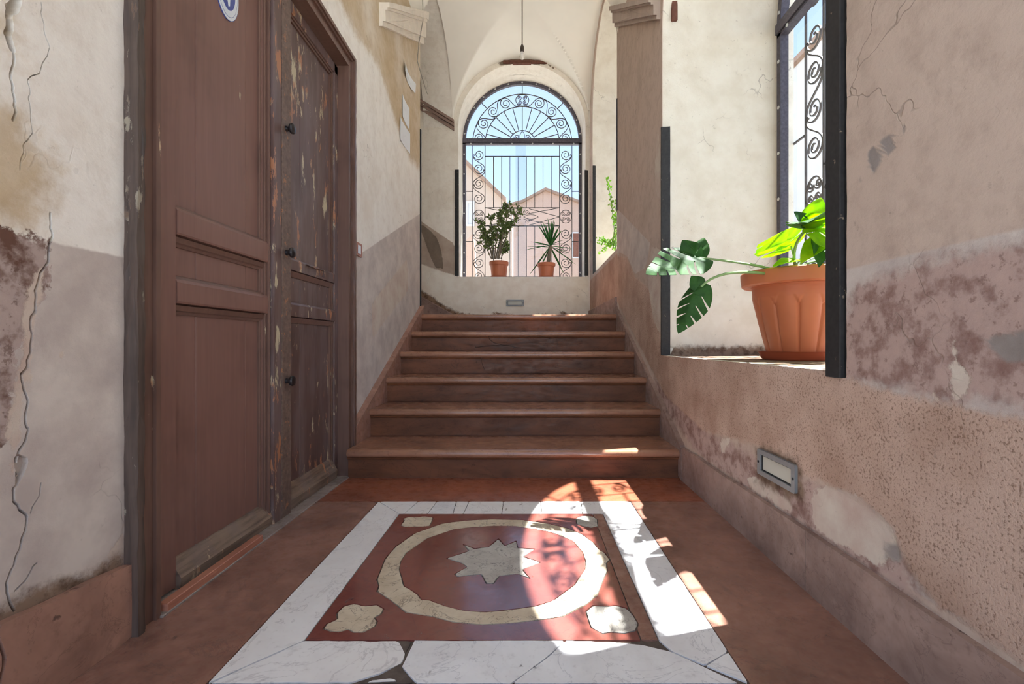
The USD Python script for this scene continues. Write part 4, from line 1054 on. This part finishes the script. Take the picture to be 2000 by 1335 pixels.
for k, (p0, p1, p2, p3, r_) in enumerate(stems):
    dy = r.uniform(-.09, .09)
    c_ = bez(S(*p0), S(*p1, dy * .4), S(*p2, dy * .8), S(*p3, dy), 16)
    jade.part('stem', tube(c_, np.linspace(r_ * .8, r_ * .3, 16), 8), LOOK['stem'])
    for b in range(13):
        t0 = r.integers(6, 16)
        d_ = np.array([r.normal() * .7, r.normal() * .7, r.uniform(.2, 1)]); d_ /= np.linalg.norm(d_)
        L = r.uniform(.03, .11)
        q0, q1 = c_[t0], c_[t0] + d_ * L
        jade.part('twig', tube([q0, (q0 + q1) / 2 + r.normal(size=3) * .006, q1], [.005, .004, .003], 5), LOOK['stem'])
        for m_ in range(11):
            pp = q0 + (q1 - q0) * r.uniform(.3, 1.05)
            dd = d_ * .5 + r.normal(size=3) * .7
            lv.append(small_leaf(pp, dd, r.uniform(.034, .054), r.uniform(.018, .027)))
    for m_ in range(44):
        i = r.integers(4, 16)
        dd = r.normal(size=3) + [0, 0, .4]
        lv.append(small_leaf(c_[i], dd, r.uniform(.034, .052), r.uniform(.018, .026)))
def joinlv(l):
    n = np.cumsum([0] + [len(a_) for a_, _ in l])
    return trimesh.Trimesh(np.vstack([a_ for a_, _ in l]), np.vstack([f + k for (_, f), k in zip(l, n)]), process=False)
jade.part('foliage', joinlv(lv), LOOK['leaf_s'], smooth=False, kind='stuff')

CY = (.268, 6.63, W3['sill'])
yu = Thing('potted_yucca', 'spiky yucca with sword leaves in a terracotta pot, right on the end window sill', 'potted plant', CY)
pot(yu, CY, .098, .120, .215)
hub = Pp(1075, 480, 6.63)
yu.part('trunk', tube([np.array(CY) + [.02, 0, .17], hub - [.005, 0, .06], hub], [.03, .026, .028], 10), LOOK['stem'])
blades = [(1077, 428), (1072, 432), (1082, 436), (1066, 440), (1088, 444), (1092, 440), (1057, 430), (1052, 438), (1098, 446), (1062, 434), (1036, 468), (1043, 478), (1030, 483), (1026, 490), (1048, 474), (1105, 474), (1100, 470), (1118, 483), (1108, 500), (1127, 514), (1102, 533), (1096, 520), (1048, 515), (1035, 535), (1056, 520), (1112, 492), (1070, 430), (1080, 432)]
for k, (px, py) in enumerate(blades):
    r2_ = np.random.default_rng(100 + k)
    tip = Pp(px, py, 6.63) + [0, r2_.uniform(-.12, .10), 0]
    b_ = hub + [r2_.uniform(-.012, .012), r2_.uniform(-.012, .012), r2_.uniform(-.02, .02)]
    dd = tip - b_
    up = np.array([0, -.6, .8]) if abs(dd[2]) < abs(dd[0]) else np.array([-np.sign(dd[0] + 1e-6) * .5, -.85, .2])
    yu.part('leaf', leaf_mesh(b_, tip, up, .028 if k < 12 else .020, 0, 'blade', droop=.04 if dd[2] > 0 else .02, fold=.25, seed=k), LOOK['leaf_b'], smooth=50)

vc = np.array([XR + .30, 5.62, W2['sill']])
vi = Thing('climbing_plant', 'light green climbing plant trailing on the upper right window sill', 'plant', vc)
r = np.random.default_rng(9)
lv = []
for path in ([Pp(1203, 492, 5.2), Pp(1200, 440, 5.2), Pp(1196, 400, 5.2), Pp(1186, 352, 5.3)], [Pp(1202, 490, 5.15), Pp(1195, 465, 5.2), Pp(1180, 470, 5.4), Pp(1166, 470, 5.5)], [Pp(1204, 480, 5.2), Pp(1200, 460, 5.2), Pp(1190, 480, 5.3), Pp(1172, 492, 5.5)], [Pp(1210, 492, 5.0), Pp(1204, 430, 5.1), Pp(1206, 420, 5.1), Pp(1200, 395, 5.15)]):
    c_ = bez(*path, n=20)
    vi.part('stem', tube(c_, np.linspace(.008, .003, 20), 6), LOOK['stem_g'])
    for m_ in range(60):
        i = r.integers(1, 20)
        lv.append(small_leaf(c_[i] + r.normal(size=3) * .012, r.normal(size=3), r.uniform(.03, .055), r.uniform(.014, .024)))
vi.part('foliage', joinlv(lv), LOOK['leaf_v'], smooth=False, kind='stuff')
CV = (1.20, 5.08, W2['sill'])
vp = vi
pot(vi, CV, .10, .12, .2)

# ------------------------------------------------------------------ outdoors
def house(label, pts, y, depth, rot, mat, extra=None):
    """a gabled block: facade outline in (X, Z) at distance y, turned about its front corner"""
    cx = pts[0][0]
    t = Thing('house', label, 'building', (cx, y, 0))
    R_ = trimesh.transformations.rotation_matrix(rot, [0, 0, 1], [cx, y, 0])
    def put(name, m, mt):
        v, f = arr(m)
        t.part(name, trimesh.Trimesh(trimesh.transform_points(v, R_), f, process=False), LOOK[mt], smooth=False)
    P_ = Polygon(pts)
    put('walls', prism(P_, 'y', y, y + depth), mat)
    ex = np.array(pts)
    tops = [p for p in pts if p[1] > 1]
    for p, q in zip(tops[:-1], tops[1:]):
        p, q = np.array(p), np.array(q)
        if abs(q[0] - p[0]) > .3:
            put('roof', prism(Polygon([p, q, q + [0, .12], p + [0, .12]]), 'y', y - .18, y + depth + .1), 'out_roof')
    for (nm, x0, x1, z0, z1, mt) in extra or []:
        f0 = sbox(x0 - .06, z0 - .06, x1 + .06, z1 + .06)
        put('window_frame', prism(f0.difference(sbox(x0, z0, x1, z1)), 'y', y - .05, y + .02), 'out_white')
        put(nm, bx(x0, x1, y - .02, y + .01, z0, z1), mt)
E2 = lambda px, py, Y: tuple(Pp(px, py, Y)[[0, 2]])
house('pale house with a steep sloping roof edge, left in the end window view', [(-6.0, -.2), (-.45, -.2), E2(1000, 407, 14), E2(989, 397, 14), E2(908, 320, 14), (-6.0, 10.0)], 14, 1.2, 0, 'out_cream',
      [('pane', -1.78, -1.64, 4.30, 4.92, 'out_white')])
house('peach gabled house behind the yucca, centre of the end window view', [(-3.0, -.2), (4.6, -.2), (4.6, 6.7), E2(1137, 400, 22), E2(1065, 373, 22), E2(1020, 397, 22), (-3.0, 6.6)], 22, 8, 0, 'out_peach',
      [('shutter', 2.14, 2.5, 4.80, 5.90, 'out_brown')])
solo('garden_wall', prism(Polygon([(-3.2, -.2), (-1.13, -.2), E2(925, 455, 11.5), E2(900, 478, 11.5), (-3.2, 2.6)]), 'y', 11.5, 11.8), LOOK['out_peach'], 'low peach garden wall with a sloping top beneath the pale house', 'wall', smooth=False)
ob = Thing('house', 'tall pale building seen through the grille beside the pot', 'building', (9, 16, 0))
ob.part('walls', bx(8.0, 15, 3, 34, -.2, 9.0), LOOK['out_white'], smooth=False)
ob.part('roof', bx(7.85, 15.1, 2.9, 34.1, 9.0, 9.15), LOOK['out_roof'], smooth=False)
